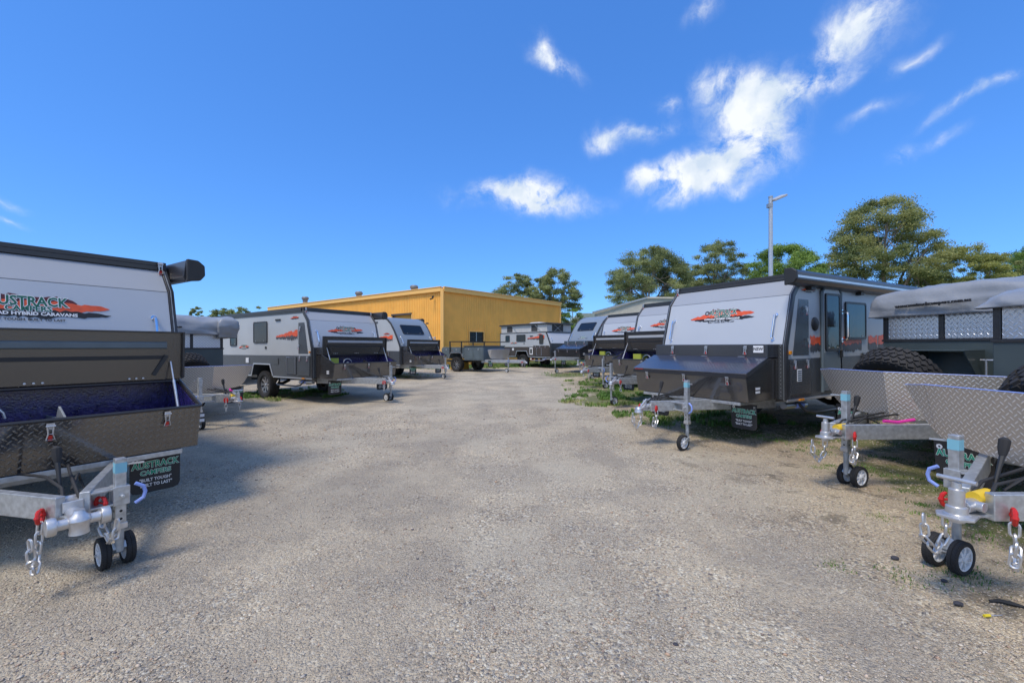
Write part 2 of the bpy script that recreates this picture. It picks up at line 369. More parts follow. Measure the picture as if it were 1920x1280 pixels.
    hh = M2('ADD', M2('MULTIPLY', v1.outputs['Distance'], -1.0, tree=t), M2('MULTIPLY', v2.outputs['Distance'], -.5, tree=t), tree=t)
    bp = n.new('ShaderNodeBump'); bp.inputs['Strength'].default_value = 1; bp.inputs['Distance'].default_value = .012; lk(hh, bp.inputs['Height'])
    bp2 = n.new('ShaderNodeBump'); bp2.inputs['Strength'].default_value = .6; bp2.inputs['Distance'].default_value = .05; lk(noise(5, 8, .7), bp2.inputs['Height']); lk(bp.outputs[0], bp2.inputs['Normal'])
    lk(bp2.outputs[0], b.inputs['Normal'])
    me.materials.append(m)
    tag(obj('ground', me), kind='structure')
GRASS_PATCHES = [(2.7, 11.2, 1.6, 1.5, 20), (3.6, 12.6, 2.2, 2.6, 0), (3.9, 8.8, 1.9, 1.6, 30), (3.6, 7.2, 1.1, .8, 30), (5.6, 6.8, 1.8, 1.6, 0), (4.6, 4.6, 1.0, 1.1, 0), (3.6, 15.5, 2, 2.5, 0),
                 (-3, 27.5, 7, 2.2, 0), (3.5, 28.5, 5, 2.5, 0), (4.2, 3.4, .9, .8, 0), (-7, 13.6, 2.2, 2, 0), (-6.5, 21, 3, 2.5, 0), (2.6, 20, 1.6, 2, 0)]
ground()

def mesh_np(name, V, F, m, smooth=False):
    me = bpy.data.meshes.new(name); V = np.asarray(V, np.float32); F = np.asarray(F, np.int32); k = F.shape[1]
    me.vertices.add(len(V)); me.vertices.foreach_set('co', V.ravel()); me.loops.add(F.size); me.loops.foreach_set('vertex_index', F.ravel())
    me.polygons.add(len(F)); me.polygons.foreach_set('loop_start', np.arange(0, F.size, k, dtype=np.int32)); me.update(calc_edges=True)
    if smooth: me.polygons.foreach_set('use_smooth', np.ones(len(F), bool))
    me.materials.append(m); return me
def gznp(x, y): return -.1 + .012 * np.clip(x, -12, 12) + .01 * np.clip(y, -5, 28)
def attr_mat(name, stops, rough=.85, scale=1):
    m = bpy.data.materials.new(name); m.use_nodes = True; n = m.node_tree.nodes; lk = m.node_tree.links.new; b = n['Principled BSDF']; b.inputs['Roughness'].default_value = rough
    a = n.new('ShaderNodeAttribute'); a.attribute_name = 'tone'; q = n.new('ShaderNodeValToRGB'); lk(a.outputs['Fac'], q.inputs[0]); e = q.color_ramp.elements
    while len(e) < len(stops): e.new(.5)
    for i, (p, c) in enumerate(stops): e[i].position = p; e[i].color = (*c, 1)
    lk(q.outputs[0], b.inputs['Base Color']); return m
def set_tone(me, tone, per):
    at = me.attributes.new('tone', 'FLOAT', 'FACE'); at.data.foreach_set('value', np.repeat(np.asarray(tone, np.float32), per))
def stones():
    rg = np.random.default_rng(3)
    octv = np.array([(1, 0, 0), (-1, 0, 0), (0, 1, 0), (0, -1, 0), (0, 0, 1), (0, 0, -1), (.7, .7, .35), (-.7, .7, .35), (-.7, -.7, .3), (.7, -.7, .35)], float)
    octf = np.array([(4, 0, 6), (4, 6, 2), (4, 2, 7), (4, 7, 1), (4, 1, 8), (4, 8, 3), (4, 3, 9), (4, 9, 0), (5, 6, 0), (5, 2, 6), (5, 7, 2), (5, 1, 7), (5, 8, 1), (5, 3, 8), (5, 9, 3), (5, 0, 9)])
    n = 70000
    # more stones close by, thinning with distance from the photographer's spot
    y = 1.4 + 8.6 * rg.random(n) ** 1.9; x = (rg.random(n) * 2 - 1) * (1.28 * y + .3)
    nz = np.array([mnoise.noise(Vector((a * .7, b * .7, 3))) for a, b in zip(x, y)])
    keep = rg.random(n) < np.clip(.6 + nz * 1.3 + .25 * (x > 2), .12, 1)
    x, y = x[keep], y[keep]; n = len(x)
    s = .0032 + .0042 * rg.random(n) ** 2 + (rg.random(n) < .03) * .005
    s = s * (1 + .18 * np.clip(y - 3, 0, 5))
    ang = rg.random(n) * 6.28; sc = np.stack([s * (1 + .5 * rg.random(n)), s * (.8 + .3 * rg.random(n)), s * (.45 + .35 * rg.random(n))], 1)
    jit = 1 + .25 * (rg.random((n, 10, 1)) - .5)
    v = octv[None] * jit * sc[:, None, :]
    ca, sa = np.cos(ang)[:, None], np.sin(ang)[:, None]
    vx = v[..., 0] * ca - v[..., 1] * sa; vy = v[..., 0] * sa + v[..., 1] * ca
    tl = (rg.random((n, 1)) - .5) * .9
    vz = v[..., 2] + vx * tl * .5
    z = gznp(x, y) + .012 * np.array([mnoise.noise(Vector((a * .5, b * .5, 0))) for a, b in zip(x, y)]) + sc[:, 2] * .35
    V = np.stack([vx + x[:, None], vy + y[:, None], vz + z[:, None]], -1).reshape(-1, 3)
    F = (octf[None] + (np.arange(n) * 10)[:, None, None]).reshape(-1, 3)
    m = attr_mat('gravel_stone', [(0, (.22, .185, .15)), (.2, (.45, .36, .27)), (.45, (.58, .47, .35)), (.6, (.40, .36, .31)), (.8, (.66, .57, .45)), (.93, (.48, .32, .21)), (1, (.14, .13, .14))])
    me = mesh_np('loose_gravel', V, F, m); set_tone(me, rg.random(n), 16)
    tag(obj('loose_gravel', me), kind='stuff')
stones()
def grass():
    rg = np.random.default_rng(5); X = []; Y = []; H = []
    for (cx, cy, rx, ry, rot) in GRASS_PATCHES:
        k = int(rx * ry * (3200 if cy < 16 else 400)); k = min(k, 16000)
        a = rg.random(k) * 6.28; r = np.sqrt(rg.random(k)) * .95; x = cx + np.cos(a) * r * rx; y = cy + np.sin(a) * r * ry
        nz = np.array([mnoise.noise(Vector((p * 1.6, q * 1.6, 9))) + .5 * mnoise.noise(Vector((p * 5, q * 5, 2))) for p, q in zip(x, y)])
        kp = nz - r * .35 > -.06; X.append(x[kp]); Y.append(y[kp]); H.append(np.where(cy > 25, .12, .06 if cy > 8 else .028) * np.ones(kp.sum()))
    # scattered weeds along the right-hand row
    for _ in range(70):
        cy = rg.uniform(2.2, 9); cx = rg.uniform(.55 * cy + .6, 1.25 * cy + .4); k = rg.integers(40, 160); rr = rg.uniform(.03, .10)
        if cx < 2.2: continue
        X.append(cx + rg.normal(0, rr, k)); Y.append(cy + rg.normal(0, rr, k)); H.append(np.full(k, rg.uniform(.010, .022)))
    x = np.concatenate(X); y = np.concatenate(Y); h = np.concatenate(H) * (.5 + rg.random(len(x))); n = len(x)
    a = rg.random(n) * 6.28; w = .0016 + .0022 * rg.random(n) + (h > .03) * .0015 + (h > .08) * .012; lean = (rg.random((n, 2)) - .5) * h[:, None] * 1.6; z = gznp(x, y) - .008
    p = np.stack([x, y, z], 1); d = np.stack([np.cos(a) * w, np.sin(a) * w, 0 * w], 1); t = p + np.stack([lean[:, 0], lean[:, 1], h + .008], 1)
    mid = (p + t) / 2 + np.stack([lean[:, 0] * -.15, lean[:, 1] * -.15, h * .12], 1)
    V = np.stack([p - d, p + d, mid + d * .8, mid - d * .8, t], 1).reshape(-1, 3); b = (np.arange(n) * 5)[:, None]
    F = np.concatenate([b + [[0, 1, 2]], b + [[0, 2, 3]], b + [[3, 2, 4]]], 1).reshape(-1, 3)
    m = attr_mat('grass_blade', [(0, (.06, .14, .02)), (.5, (.12, .23, .035)), (.8, (.25, .30, .08)), (1, (.40, .36, .17))], .7)
    me = mesh_np('grass', V, F, m)
    nt_ = np.array([mnoise.noise(Vector((p_ * .8, q_ * .8, 4))) for p_, q_ in zip(x, y)]); set_tone(me, np.clip(.38 + nt_ * .9 + (rg.random(n) - .5) * .4, 0, 1), 3)
    tag(obj('grass', me), kind='stuff')
grass()

# ------------------------------------------------------------------ wheels, chains, latches, logos
def tyre_mesh(r=.40, w=.27, rows=4, n=34):
    def mk():
        b = MB(); h = w / 2; ri = r * .60
        b.lathe([(ri, -h * .72), (ri * 1.12, -h * .95), (r * .86, -h * 1.02), (r * .955, -h * .9), (r * .968, -h * .5), (r * .968, h * .5), (r * .955, h * .9), (r * .86, h * 1.02), (ri * 1.12, h * .95), (ri, h * .72), (ri * .98, 0)], n=48, close=True)
        for k in range(rows):
            y = -h * .82 + (k + .5) * h * 1.64 / rows; sh = k in (0, rows - 1)
            for j in range(n):
                t = 2 * math.pi * (j + (k % 2) * .5) / n; rr = r * .98; lw = h * 1.64 / rows * .80; ll = 2 * math.pi * r / n * .66
                c = Vector((math.cos(t) * rr, y, math.sin(t) * rr)); rad = Vector((math.cos(t), 0, math.sin(t))); tan = Vector((-math.sin(t), 0, math.cos(t)))
                ax = (Vector((0, 1, 0)) + tan * (.55 if k % 2 else -.55)).normalized(); tb = ax.cross(rad)
                c2 = c + (Vector((0, 1, 0)) * (h * .06 * (1 if k else -1)) if sh else Vector())
                vs = [c2 + ax * (a * lw / 2) + tb * (q * ll / 2) + rad * (u * r * .028) for a in (-1, 1) for q in (-1, 1) for u in (-1, 1)]
                b.add(vs, [(0, 1, 3, 2), (4, 6, 7, 5), (0, 4, 5, 1), (2, 3, 7, 6), (0, 2, 6, 4), (1, 5, 7, 3)])
                if sh:  # shoulder lug running down the sidewall
                    sgn = 1 if k else -1; c3 = Vector((math.cos(t) * r * .90, sgn * h * .98, math.sin(t) * r * .90))
                    vs = [c3 + Vector((0, 1, 0)) * (a * .006) + tan * (q * ll * .42) + rad * (u * r * .055) for a in (-1, 1) for q in (-1, 1) for u in (-1, 1)]
                    b.add(vs, [(0, 1, 3, 2), (4, 6, 7, 5), (0, 4, 5, 1), (2, 3, 7, 6), (0, 2, 6, 4), (1, 5, 7, 3)])
        return b.mesh('tyre', tyre_m, ang=28)
    return cached(('tyre', r, w, n), mk)
def rim_mesh(r=.235, w=.2):
    def mk():
        b = MB(); h = w / 2
        b.lathe([(r, -h), (r * .93, -h), (r * .9, -h * .3), (r * .9, h * .7), (r * .97, h * .98), (r * 1.02, h), (r * 1.02, h * .9), (r, h * .6)], n=32, close=True)
        b.lathe([(0, h * .55), (r * .2, h * .6), (r * .24, h * .4), (r * .9, h * .1)], n=24)
        return b.mesh('rim', rim_dark)
    return cached(('rim', r, w), mk)
def spokes_mesh(r=.235, w=.2):
    def mk():
        b = MB(); h = w / 2
        for k in range(8):
            t = k * math.pi / 4; c, s = math.cos(t), math.sin(t)
            for d in (-.09, .09):
                c2, s2 = math.cos(t + d), math.sin(t + d); c1, s1 = math.cos(t + d * 2.2), math.sin(t + d * 2.2)
                b.bar((c1 * r * .28, h * .62, s1 * r * .28), (c2 * r * .93, h * .80, s2 * r * .93), .012, .03, up=(0, 1, 0))
        b.lathe([(r * .93, h * .86), (r * 1.03, h * 1.0), (r * 1.05, h * .9), (r * .93, h * .7)], n=32, close=True)
        b.lathe([(0, h * .9), (r * .16, h * .85), (r * .2, h * .5)], n=12)
        return b.mesh('rim_spokes', rim_light)
    return cached(('spk', r, w), mk)
def wheel(p, X, y, side, z, flapz=True, light=True):
    t = obj('tyre', tyre_mesh(), p, (X, y, z), (0, 0, 0 if side > 0 else math.pi))
    obj('rim', rim_mesh(), t); obj('rim_spokes', spokes_mesh(), t)
    return t
def jwheel_meshes():
    def mk():
        b = MB(); r = .108
        b.lathe([(r * .74, -.026), (r * .93, -.028), (r, -.018), (r, -.002), (r * .975, 0), (r, .002), (r, .018), (r * .93, .028), (r * .74, .026)], n=36, close=True)
        for j in range(40):
            t = 2 * math.pi * j / 40
            for y in (-.013, .013): b.cbox((0, 0, 0), (0, 0, 0)) if False else b.bar((math.cos(t) * r * .985, y - .010, math.sin(t) * r * .985), (math.cos(t) * r * .985, y + .010, math.sin(t) * r * .985), .010, .007, up=(math.cos(t), 0, math.sin(t)))
        T = b.mesh('jockey_tyre', tyre_m)
        b = MB(); b.lathe([(r * .78, -.024), (r * .66, -.02), (r * .62, -.004), (r * .62, .004), (r * .66, .02), (r * .78, .024), (r * .74, 0)], n=28, close=True)
        for k in range(7):
            t = k * 2 * math.pi / 7; b.bar((math.cos(t) * .02, 0, math.sin(t) * .02), (math.cos(t) * r * .66, 0, math.sin(t) * r * .66), .02, .036, up=(0, 1, 0))
        b.lathe([(0, -.034), (.026, -.03), (.026, .03), (0, .034)], n=14)
        return T, b.mesh('jockey_rim', white_pl)
    return cached('jw', mk)
def link_mesh():
    def mk():
        b = MB(); pts = []
        for k in range(14):
            t = 2 * math.pi * k / 14; pts.append((math.cos(t) * .019, 0, math.sin(t) * .019 + (.019 if math.sin(t) > 0 else -.019)))
        b.tube(pts, .0068, 6, closed=True); return b.mesh('chain_link', zinc)
    return cached('link', mk)
def chain(p, pts, single=True, skip_stuff=False):
    """pts: polyline in local space; links of 58 mm pitch laid along it"""
    pts = [Vector(q) for q in pts]; pitch = .060; seg = []; acc_ = 0
    for a, b in zip(pts, pts[1:]): seg.append((acc_, a, b)); acc_ += (b - a).length
    k = int(acc_ / pitch); M = MB(); lm = link_mesh()
    for i in range(k):
        s = (i + .5) * pitch
        for (s0, a, b) in seg:
            if s0 <= s <= s0 + (b - a).length + 1e-6:
                pos = a.lerp(b, (s - s0) / (b - a).length); d = (b - a).normalized(); break
        q = d.to_track_quat('Z', 'Y').to_matrix().to_4x4() @ Matrix.Rotation(math.pi / 2 * (i % 2) + .3, 4, 'Z'); q.translation = pos
        if single:
            o = obj('chain_link', lm, p); o.matrix_local = q
        else:
            M.add([q @ v.co for v in lm.vertices], [list(f.vertices) for f in lm.polygons])
    if not single: tag(M.build('safety_chain', zinc, p), kind='stuff')
def shackle(p, pos, ang=0, m=None):
    def mk():
        b = MB()
        for s in (-1, 1):
            pts = [(s * (.008 + .028 * math.sin(t)), 0, .04 * math.cos(t)) for t in [math.pi * k / 8 for k in range(9)]]
            b.tube(pts, [.008, .011, .013, .011, .016, .011, .013, .011, .008], 8)
        b.cyl((-.03, 0, 0), (.03, 0, 0), .007, 8); return b.mesh('red_shackle', red)
    return obj('red_shackle', cached('shk', mk), p, pos, (0, 0, ang))
def latch_mesh():
    def mk():
        b = MB(); b.box((-.022, -.004, .0), (.022, .0, .05)); b.cyl((-.026, -.012, .03), (.026, -.012, .03), .006, 8)
        for s in (-1, 1): b.bar((s * .016, -.012, .03), (s * .012, -.016, -.035), .007, .007)
        A = b.mesh('latch', zinc)
        b = MB(); b.tube([(-.012, -.018, -.03), (-.024, -.02, -.075), (.024, -.02, -.075), (.012, -.018, -.03)], .0055, 6, closed=True)
        B = b.mesh('latch_loop', zinc)
        b = MB(); b.box((-.012, -.012, -.085), (.012, -.006, -.045)); D = b.mesh('latch_tab', redp)
        return A, B, D
    return cached('latch', mk)
def latch(p, mtx, small=False):
    A, B, D = latch_mesh(); a = obj('latch', A, p); a.matrix_local = mtx
    obj('latch_loop', B, a); obj('latch_tab', D, a)
def facing(pos, out, up=(0, 0, 1)):
    """matrix whose -Y looks along out"""
    n = Vector(out).normalized(); u = Vector(up); u = (u - n * u.dot(n)).normalized(); x = u.cross(-n) * -1
    x = (-n).cross(u); return Matrix(((x.x, -n.x, u.x, pos[0]), (x.y, -n.y, u.y, pos[1]), (x.z, -n.z, u.z, pos[2]), (0, 0, 0, 1)))
def brush(x0, x1, yc, hw, n, seed, jag=.35):
    rg = random.Random(seed); top = []; bot = []
    for i in range(n + 1):
        u = i / n; x = x0 + (x1 - x0) * u
        top.append((x + rg.uniform(-.3, .3) * (x1 - x0) / n, yc(u) + hw(u) * (1 + rg.uniform(-jag, jag)))); bot.append((x + rg.uniform(-.3, .3) * (x1 - x0) / n, yc(u) - hw(u) * (1 + rg.uniform(-jag, jag))))
    vs = [(x, y, 0) for x, y in top] + [(x, y, 0) for x, y in bot]
    return vs, [(i, i + 1, n + 2 + i, n + 1 + i) for i in range(n)]
def flat(name, vf, m, key, s=1):
    def mk():
        me = bpy.data.meshes.new(name); me.from_pydata([(a * s, b * s, c) for a, b, c in vf[0]], [], vf[1]); me.update(); me.materials.append(m); return me
    return cached(key, mk)
def logo(p, mtx, w=.95, text=True):
    bell = lambda u, a=1.0: a * (4 * u * (1 - u)) ** .6 + .002
    o = flat('logo', brush(-.5, .5, lambda u: -.005 + .03 * math.sin(u * 3.1) * .4 + (u - .5) * .05, lambda u: bell(u, .045), 34, 3, .3), lt_orange, ('lg1', w), w)
    l = obj('logo', o, p); l.matrix_local = mtx @ Matrix.Translation((0, 0, .0015))
    def sub(name, me, x, y, z): q = obj(name, me, l, (x * w, y * w, z)); return q
    sub('logo_hill', flat('logo_hill', brush(-.2, .30, lambda u: .04, lambda u: .045 * (1 + .6 * math.sin(u * 9) * (1 - u)) * (4 * u * (1 - u)) ** .35 + .004, 22, 8, .3), lt_maroon, ('lg2', w), w), 0, .012, -.0007)
    sub('logo_band', flat('logo_band', brush(-.43, .5, lambda u: -.045 + (u - .5) * .012, lambda u: bell(u, .027), 34, 5, .4), lt_black, ('lg3', w), w), 0, 0, .0008)
    if text:
        sub('lettering', text_mesh('AUSTRACK', .105 * w, lt_white, .0075 * w, squash=.80), .03, .052, .0018)
        sub('lettering', text_mesh('AUSTRACK', .105 * w, lt_green, .0028 * w, squash=.80), .03, .052, .003)
        sub('lettering', text_mesh('CAMPERS', .058 * w, lt_white, .0055 * w), .03, -.006, .0018)
        sub('lettering', text_mesh('CAMPERS', .058 * w, lt_green, .0018 * w), .03, -.006, .003)
        sub('lettering', text_mesh('OFFROAD HYBRID CARAVANS', .036 * w, lt_white, .0014 * w, squash=1.12), .02, -.047, .0018)
        sub('lettering', text_mesh('BUILT TOUGH. BUILT TO LAST', .026 * w, lt_black, .0004 * w, squash=1.15), .02, -.094, .0018)
        b = cached(('lgw', w), lambda: MB().lathe([(.018 * w, 0), (.036 * w, 0), (.036 * w, .001), (.018 * w, .001)], ax='z', n=14, close=True).mesh('logo_wheel', lt_grey))
        sub('logo_wheel', b, -.225, .052, .001)
    return l
def flap(p, mtx, w=.36, h=.33):
    """mudflap hanging from mtx origin; local X across, local Y up"""
    def mk():
        b = MB(); r = .05; pts = [(-w / 2, 0), (-w / 2, -h + r), (-w / 2 + r * .3, -h + r * .3), (-w / 2 + r, -h), (w / 2 - r, -h), (w / 2 - r * .3, -h + r * .3), (w / 2, -h + r), (w / 2, 0)]
        b.prism(pts, 'z', -.004, .004); return b.mesh('mudflap', flap_m)
    f = obj('mudflap', cached(('flap', w, h), mk), p); f.matrix_local = mtx
    for (tx, sz, m, bd, y) in (('AUSTRACK', .078, lt_white, .005, -.10), ('AUSTRACK', .078, lt_green2, .0022, -.10), ('CAMPERS', .055, lt_white, .004, -.165), ('CAMPERS', .055, lt_green2, .0015, -.165), ('"BUILT TOUGH"', .038, lt_white, .001, -.225), ('"BUILT TO LAST"', .038, lt_white, .001, -.268)):
        obj('lettering', text_mesh(tx, sz * w / .36, m, bd * w / .36, squash=.84 if tx != 'CAMPERS' else .95), f, (0, y * h / .33, .0052 if m is lt_white else .0064))
    st = MB(); st.lathe([(.008, 0), (.022, 0), (.022, .001), (.008, .001)], ax='z', n=8, close=True)
    obj('flap_emblem', cached('fe', lambda: st.mesh('flap_emblem', lt_white)), f, (-w * .40, -.06, .0052))
    def chk():
        c = MB()
        for i in range(3):
            for j in range(3):
                if (i + j) % 2 == 0: c.box((i * .009, j * .009, 0), (i * .009 + .008, j * .009 + .008, .001))
        return c.mesh('flap_flag', lt_white)
    obj('flap_flag', cached('ff', chk), f, (w * .38, -.055, .0052))
    return f
def handle(p, a, b, out, r=.012, name='grab_handle'):
    a = Vector(a); b = Vector(b); o = Vector(out)
    d = (b - a)
    m = MB(); m.tube([a, a + o * .6 + d * .01, a + o * .92 + d * .05, a + o + d * .14, b + o - d * .14, b + o * .92 - d * .05, b + o * .6 - d * .01, b], r, 8)
    for q in (a, b): m.cyl(q - o.normalized() * .001, q + o.normalized() * .008, r * 2, 12)
    return m.build(name, chrome, p)
def window(p, mtx, w, h, r=.05, glass=None):
    """acrylic caravan window with rubber frame; local XY in the wall plane, +Z outward"""
    def outline(w, h, r):
        pts = []
        for (cx, cy, a0) in ((w / 2 - r, h / 2 - r, 0), (-w / 2 + r, h / 2 - r, 90), (-w / 2 + r, -h / 2 + r, 180), (w / 2 - r, -h / 2 + r, 270)):
            pts += [(cx + r * math.cos(R(a0 + 22.5 * k)), cy + r * math.sin(R(a0 + 22.5 * k))) for k in range(5)]
        return pts
    b = MB(); o = outline(w, h, r); i = outline(w - .07, h - .07, max(.01, r - .02)); k = len(o)
    vs = [(x, y, z) for z in (0, .022) for x, y in o] + [(x, y, z) for z in (0, .022) for x, y in i]
    b.add(vs, [(j, (j + 1) % k, k + (j + 1) % k, k + j) for j in range(k)] + [(k + j, k + (j + 1) % k, 3 * k + (j + 1) % k, 3 * k + j) for j in range(k)] + [(2 * k + j, 3 * k + j, 3 * k + (j + 1) % k, 2 * k + (j + 1) % k) for j in range(k)])
    f = b.build('window', win_f, p); f.matrix_local = mtx
    g = MB(); g.prism(i, 'z', .002, .016); g.build('window_pane', glass or win_g, f)
    c = MB()
    for s in (-1, 1): c.cbox((s * w * .3, -h / 2 + .055, .022), (.03, .012, .012))
    c.build('window_catch', grey_pl, f)
    return f

def offset_strip(path, t0, t1):
    """2D band along path between offsets t0 and t1 (to the outside = -normal of travel)"""
    n = len(path); out = []; inn = []
    for i in range(n):
        a = Vector(path[max(i - 1, 0)]); b = Vector(path[min(i + 1, n - 1)]); p = Vector(path[i])
        d1 = (p - a).normalized() if i else (b - p).normalized(); d2 = (b - p).normalized() if i < n - 1 else d1
        nn = Vector((d1.y + d2.y, -(d1.x + d2.x))).normalized(); k = 1 / max(.5, nn.dot(Vector((d1.y, -d1.x))))
        out.append(tuple(p + nn * t1 * k)); inn.append(tuple(p + nn * t0 * k))
    return out + inn[::-1]

# ------------------------------------------------------------------ drawbar (A-frame, coupling, jockey wheel, chains)
def drawbar(p, jx=1.25, jy=.42, double=False, near=True, top=.66, tip=1.62, jtop=.97, halfw=.78, gj=0.0, trail=-1, style='ball', jup=0.0):
    zc = top - .075
    for s in (-1, 1):
        MB().bar((-.2, s * halfw * 1.05, zc), (tip, s * .055, zc), .055, .15).build('drawbar_rail', galv, p, .006)
    MB().bar((.62, -halfw * .58, zc + .02), (.62, halfw * .58, zc + .02), .05, .08).build('cross_member', galv_dull, p, .004)
    # coupling plate and head
    b = MB(); b.prism([(tip - .32, -.15), (tip - .32, .15), (tip + .05, .05), (tip + .12, .045), (tip + .12, -.045), (tip + .05, -.05)], 'z', zc - .06, zc - .045)
    b.build('coupling_plate', galv, p, .003)
    cx = tip + .10
    if style == 'cross':   # articulating hitch with a cross shaft between two ears
        b = MB(); b.cyl((cx + .05, -.10, zc - .06), (cx + .05, .10, zc - .06), .032, 16); b.cyl((cx - .10, 0, zc - .04), (cx + .02, 0, zc - .055), .04, 14)
        for s in (-1, 1): b.lathe([(0, s * .10), (.052, s * .10), (.056, s * .115), (.052, s * .145), (0, s * .15)], (cx + .05, 0, zc - .06), 'y', 18)
        b.build('coupling_yoke', zinc, p, .003)
        b = MB(); b.lathe([(0, .075), (.026, .072), (.032, .05), (.05, .035), (.058, .01), (.05, -.015), (.046, -.04), (.05, -.075), (0, -.08)], (cx + .06, 0, zc - .06), 'z', 20)
        b.build('coupling_hub', zinc, p)
        b = MB(); b.cbox((cx - .16, .0, zc), (.14, .10, .07)); b.cyl((cx - .2, -.05, zc + .03), (cx - .2, .05, zc + .03), .02, 12); b.build('coupling_block', zinc, p, .012)
    elif style == 'pin':   # upright pin coupling with T handle
        b = MB(); b.lathe([(0, .16), (.020, .158), (.022, .125), (.034, .12), (.035, .03), (.046, .025), (.048, -.01), (.060, -.015), (.060, -.035), (.036, -.04), (.034, -.06), (0, -.062)], (cx + .08, 0, zc - .02), 'z', 20); b.build('coupling_head', zinc, p)
        b = MB(); b.cyl((cx + .08, -.085, zc + .155), (cx + .08, .085, zc + .155), .012, 10); b.build('coupling_handle', zinc, p)
        b = MB(); b.prism([(cx + .0, -.06), (cx + .0, .06), (cx + .10, .085), (cx + .16, .05), (cx + .16, -.05), (cx + .10, -.085)], 'z', zc - .055, zc - .04); b.build('coupling_tongue', zinc, p, .003)
        b = MB(); b.cyl((cx - .18, 0, zc), (cx + .03, 0, zc - .005), .036, 14); b.cyl((cx - .05, -.06, zc), (cx - .05, .06, zc), .028, 14); b.build('coupling_damper', zinc, p, .003)
        b = MB(); b.cyl((cx - .21, 0, zc + .035), (cx - .075, 0, zc + .03), .0375, 16); b.build('yellow_warning_label', yellow_l, p)
    else:
        b = MB(); b.cyl((cx - .14, 0, zc), (cx + .04, 0, zc - .03), .034, 14, .04); b.lathe([(0, .045), (.03, .042), (.052, .02), (.055, -.01), (.062, -.03), (.05, -.045), (0, -.046)], (cx + .08, 0, zc - .045), 'z', 18)
        b.build('coupling_head', zinc, p)
        b = MB(); b.bar((cx + .03, 0, zc + .01), (cx - .08, 0, zc + .10), .022, .02); b.cyl((cx - .02, -.05, zc + .02), (cx - .02, .05, zc + .02), .015, 10); b.build('coupling_handle', zinc, p, .003)
    # handbrake lever with black grip
    b = MB(); b.tube([(tip - .22, -.02, zc + .05), (tip - .27, -.02, zc + .16), (tip - .31, -.02, zc + .24)], [.010, .012, .016], 8); b.build('handbrake_lever', blk_pl, p)
    b = MB(); b.tube([(tip - .31, -.02, zc + .24), (tip - .32, -.02, zc + .28), (tip - .335, -.02, zc + .33), (tip - .34, -.02, zc + .345)], [.018, .026, .028, .012], 10); b.build('handbrake_grip', rub, p)
    # brake cables
    b = MB()
    for k, s in enumerate((-1, 1)):
        b.tube([(.3, s * .2, zc + .03), (.8, s * .12, zc + .09 + .02 * k), (1.2, s * .06, zc + .13), (tip - .12, s * .03, zc + .1), (tip - .02, s * .04, zc + .02)], .010, 7)
    if near: b.tube([(tip - .2, .03, zc + .06), (tip - .3, .08, zc + .14), (tip - .45, .12, zc + .06), (tip - .38, .14, zc - .04), (tip - .22, .1, zc - .02)], .009, 6)
    b.build('brake_cable', rub, p)
    # jockey wheel
    s = 1 if jy > 0 else -1
    zj = gj + .108
    b = MB(); b.box((jx - .03, jy - .03, top - .30), (jx + .03, jy + .03, jtop)); b.build('jockey_post', galv, p, .005)
    b = MB(); b.box((jx - .022, jy - .0315, jtop - .10), (jx + .031, jy + .0315, jtop - .03)); b.build('jockey_sticker', cyan_st if near else galv, p)
    b = MB(); b.box((jx - .036, jy - .036, top - .31), (jx + .036, jy + .036, top - .27)); b.build('jockey_collar', zinc, p, .003)
    if near:
        b = MB()
        for k in range(4): b.cyl((jx - .0312, jy, top - .24 + k * .055), (jx + .0312, jy, top - .24 + k * .055), .009, 10)
        for k in range(4): b.cyl((jx, jy - .0312, top - .24 + k * .055), (jx, jy + .0312, top - .24 + k * .055), .009, 10)
        tag(b.build('jockey_post_hole', lt_black, p), kind='stuff')
    b = MB(); b.cyl((jx, jy, zj + .02), (jx, jy, top - .27), .024, 16); b.build('jockey_inner_tube', galv_dull, p)
    b = MB(); b.bar((jx, jy, zj + .06), (jx + trail * .085, jy, zj), .075 if double else .075, .05); b.build('jockey_fork', galv_dull, p, .004)
    b = MB(); b.cyl((jx + trail * .085, jy - (.11 if double else .05), zj), (jx + trail * .085, jy + (.11 if double else .05), zj), .009, 10); b.build('jockey_axle', zinc, p)
    T, RM = jwheel_meshes()
    for off in ((-.066, .066) if double else (0.0,)):
        t = obj('jockey_tyre', T, p, (jx + trail * .095, jy + off, zj)); obj('jockey_rim', RM, t)
    # clamp between post and rail
    ry = (halfw * 1.05) + (jx + .2) / (tip + .2) * (.055 - halfw * 1.05); ry *= s
    b = MB(); b.box((jx - .045, min(ry, jy), zc - .06), (jx + .045, max(ry, jy), zc - .045)); b.box((jx - .045, min(ry, jy), zc + .045), (jx + .045, max(ry, jy), zc + .06)); b.box((jx - .05, jy - .045, zc - .065), (jx + .05, jy + .045, zc + .065))
    b.cyl((jx - .07, jy, zc), (jx + .08, jy, zc), .012, 8); b.build('jockey_clamp', galv, p, .004)
    b = MB(); b.bar((jx - .02, jy - .034, jtop - .05), (jx + .05, jy + s * .12, jtop - .045), .012, .012); b.build('jockey_crank', zinc, p)
    b = MB(); b.tube([(jx + .052, jy + s * .07, zc + .07), (jx + .06, jy + s * .115, zc + .04), (jx + .06, jy + s * .125, zc), (jx + .06, jy + s * .115, zc - .04), (jx + .052, jy + s * .07, zc - .07)], .012, 8); b.build('clamp_handle', blue_tape, p)
    # safety chains
    zt = zc - .05
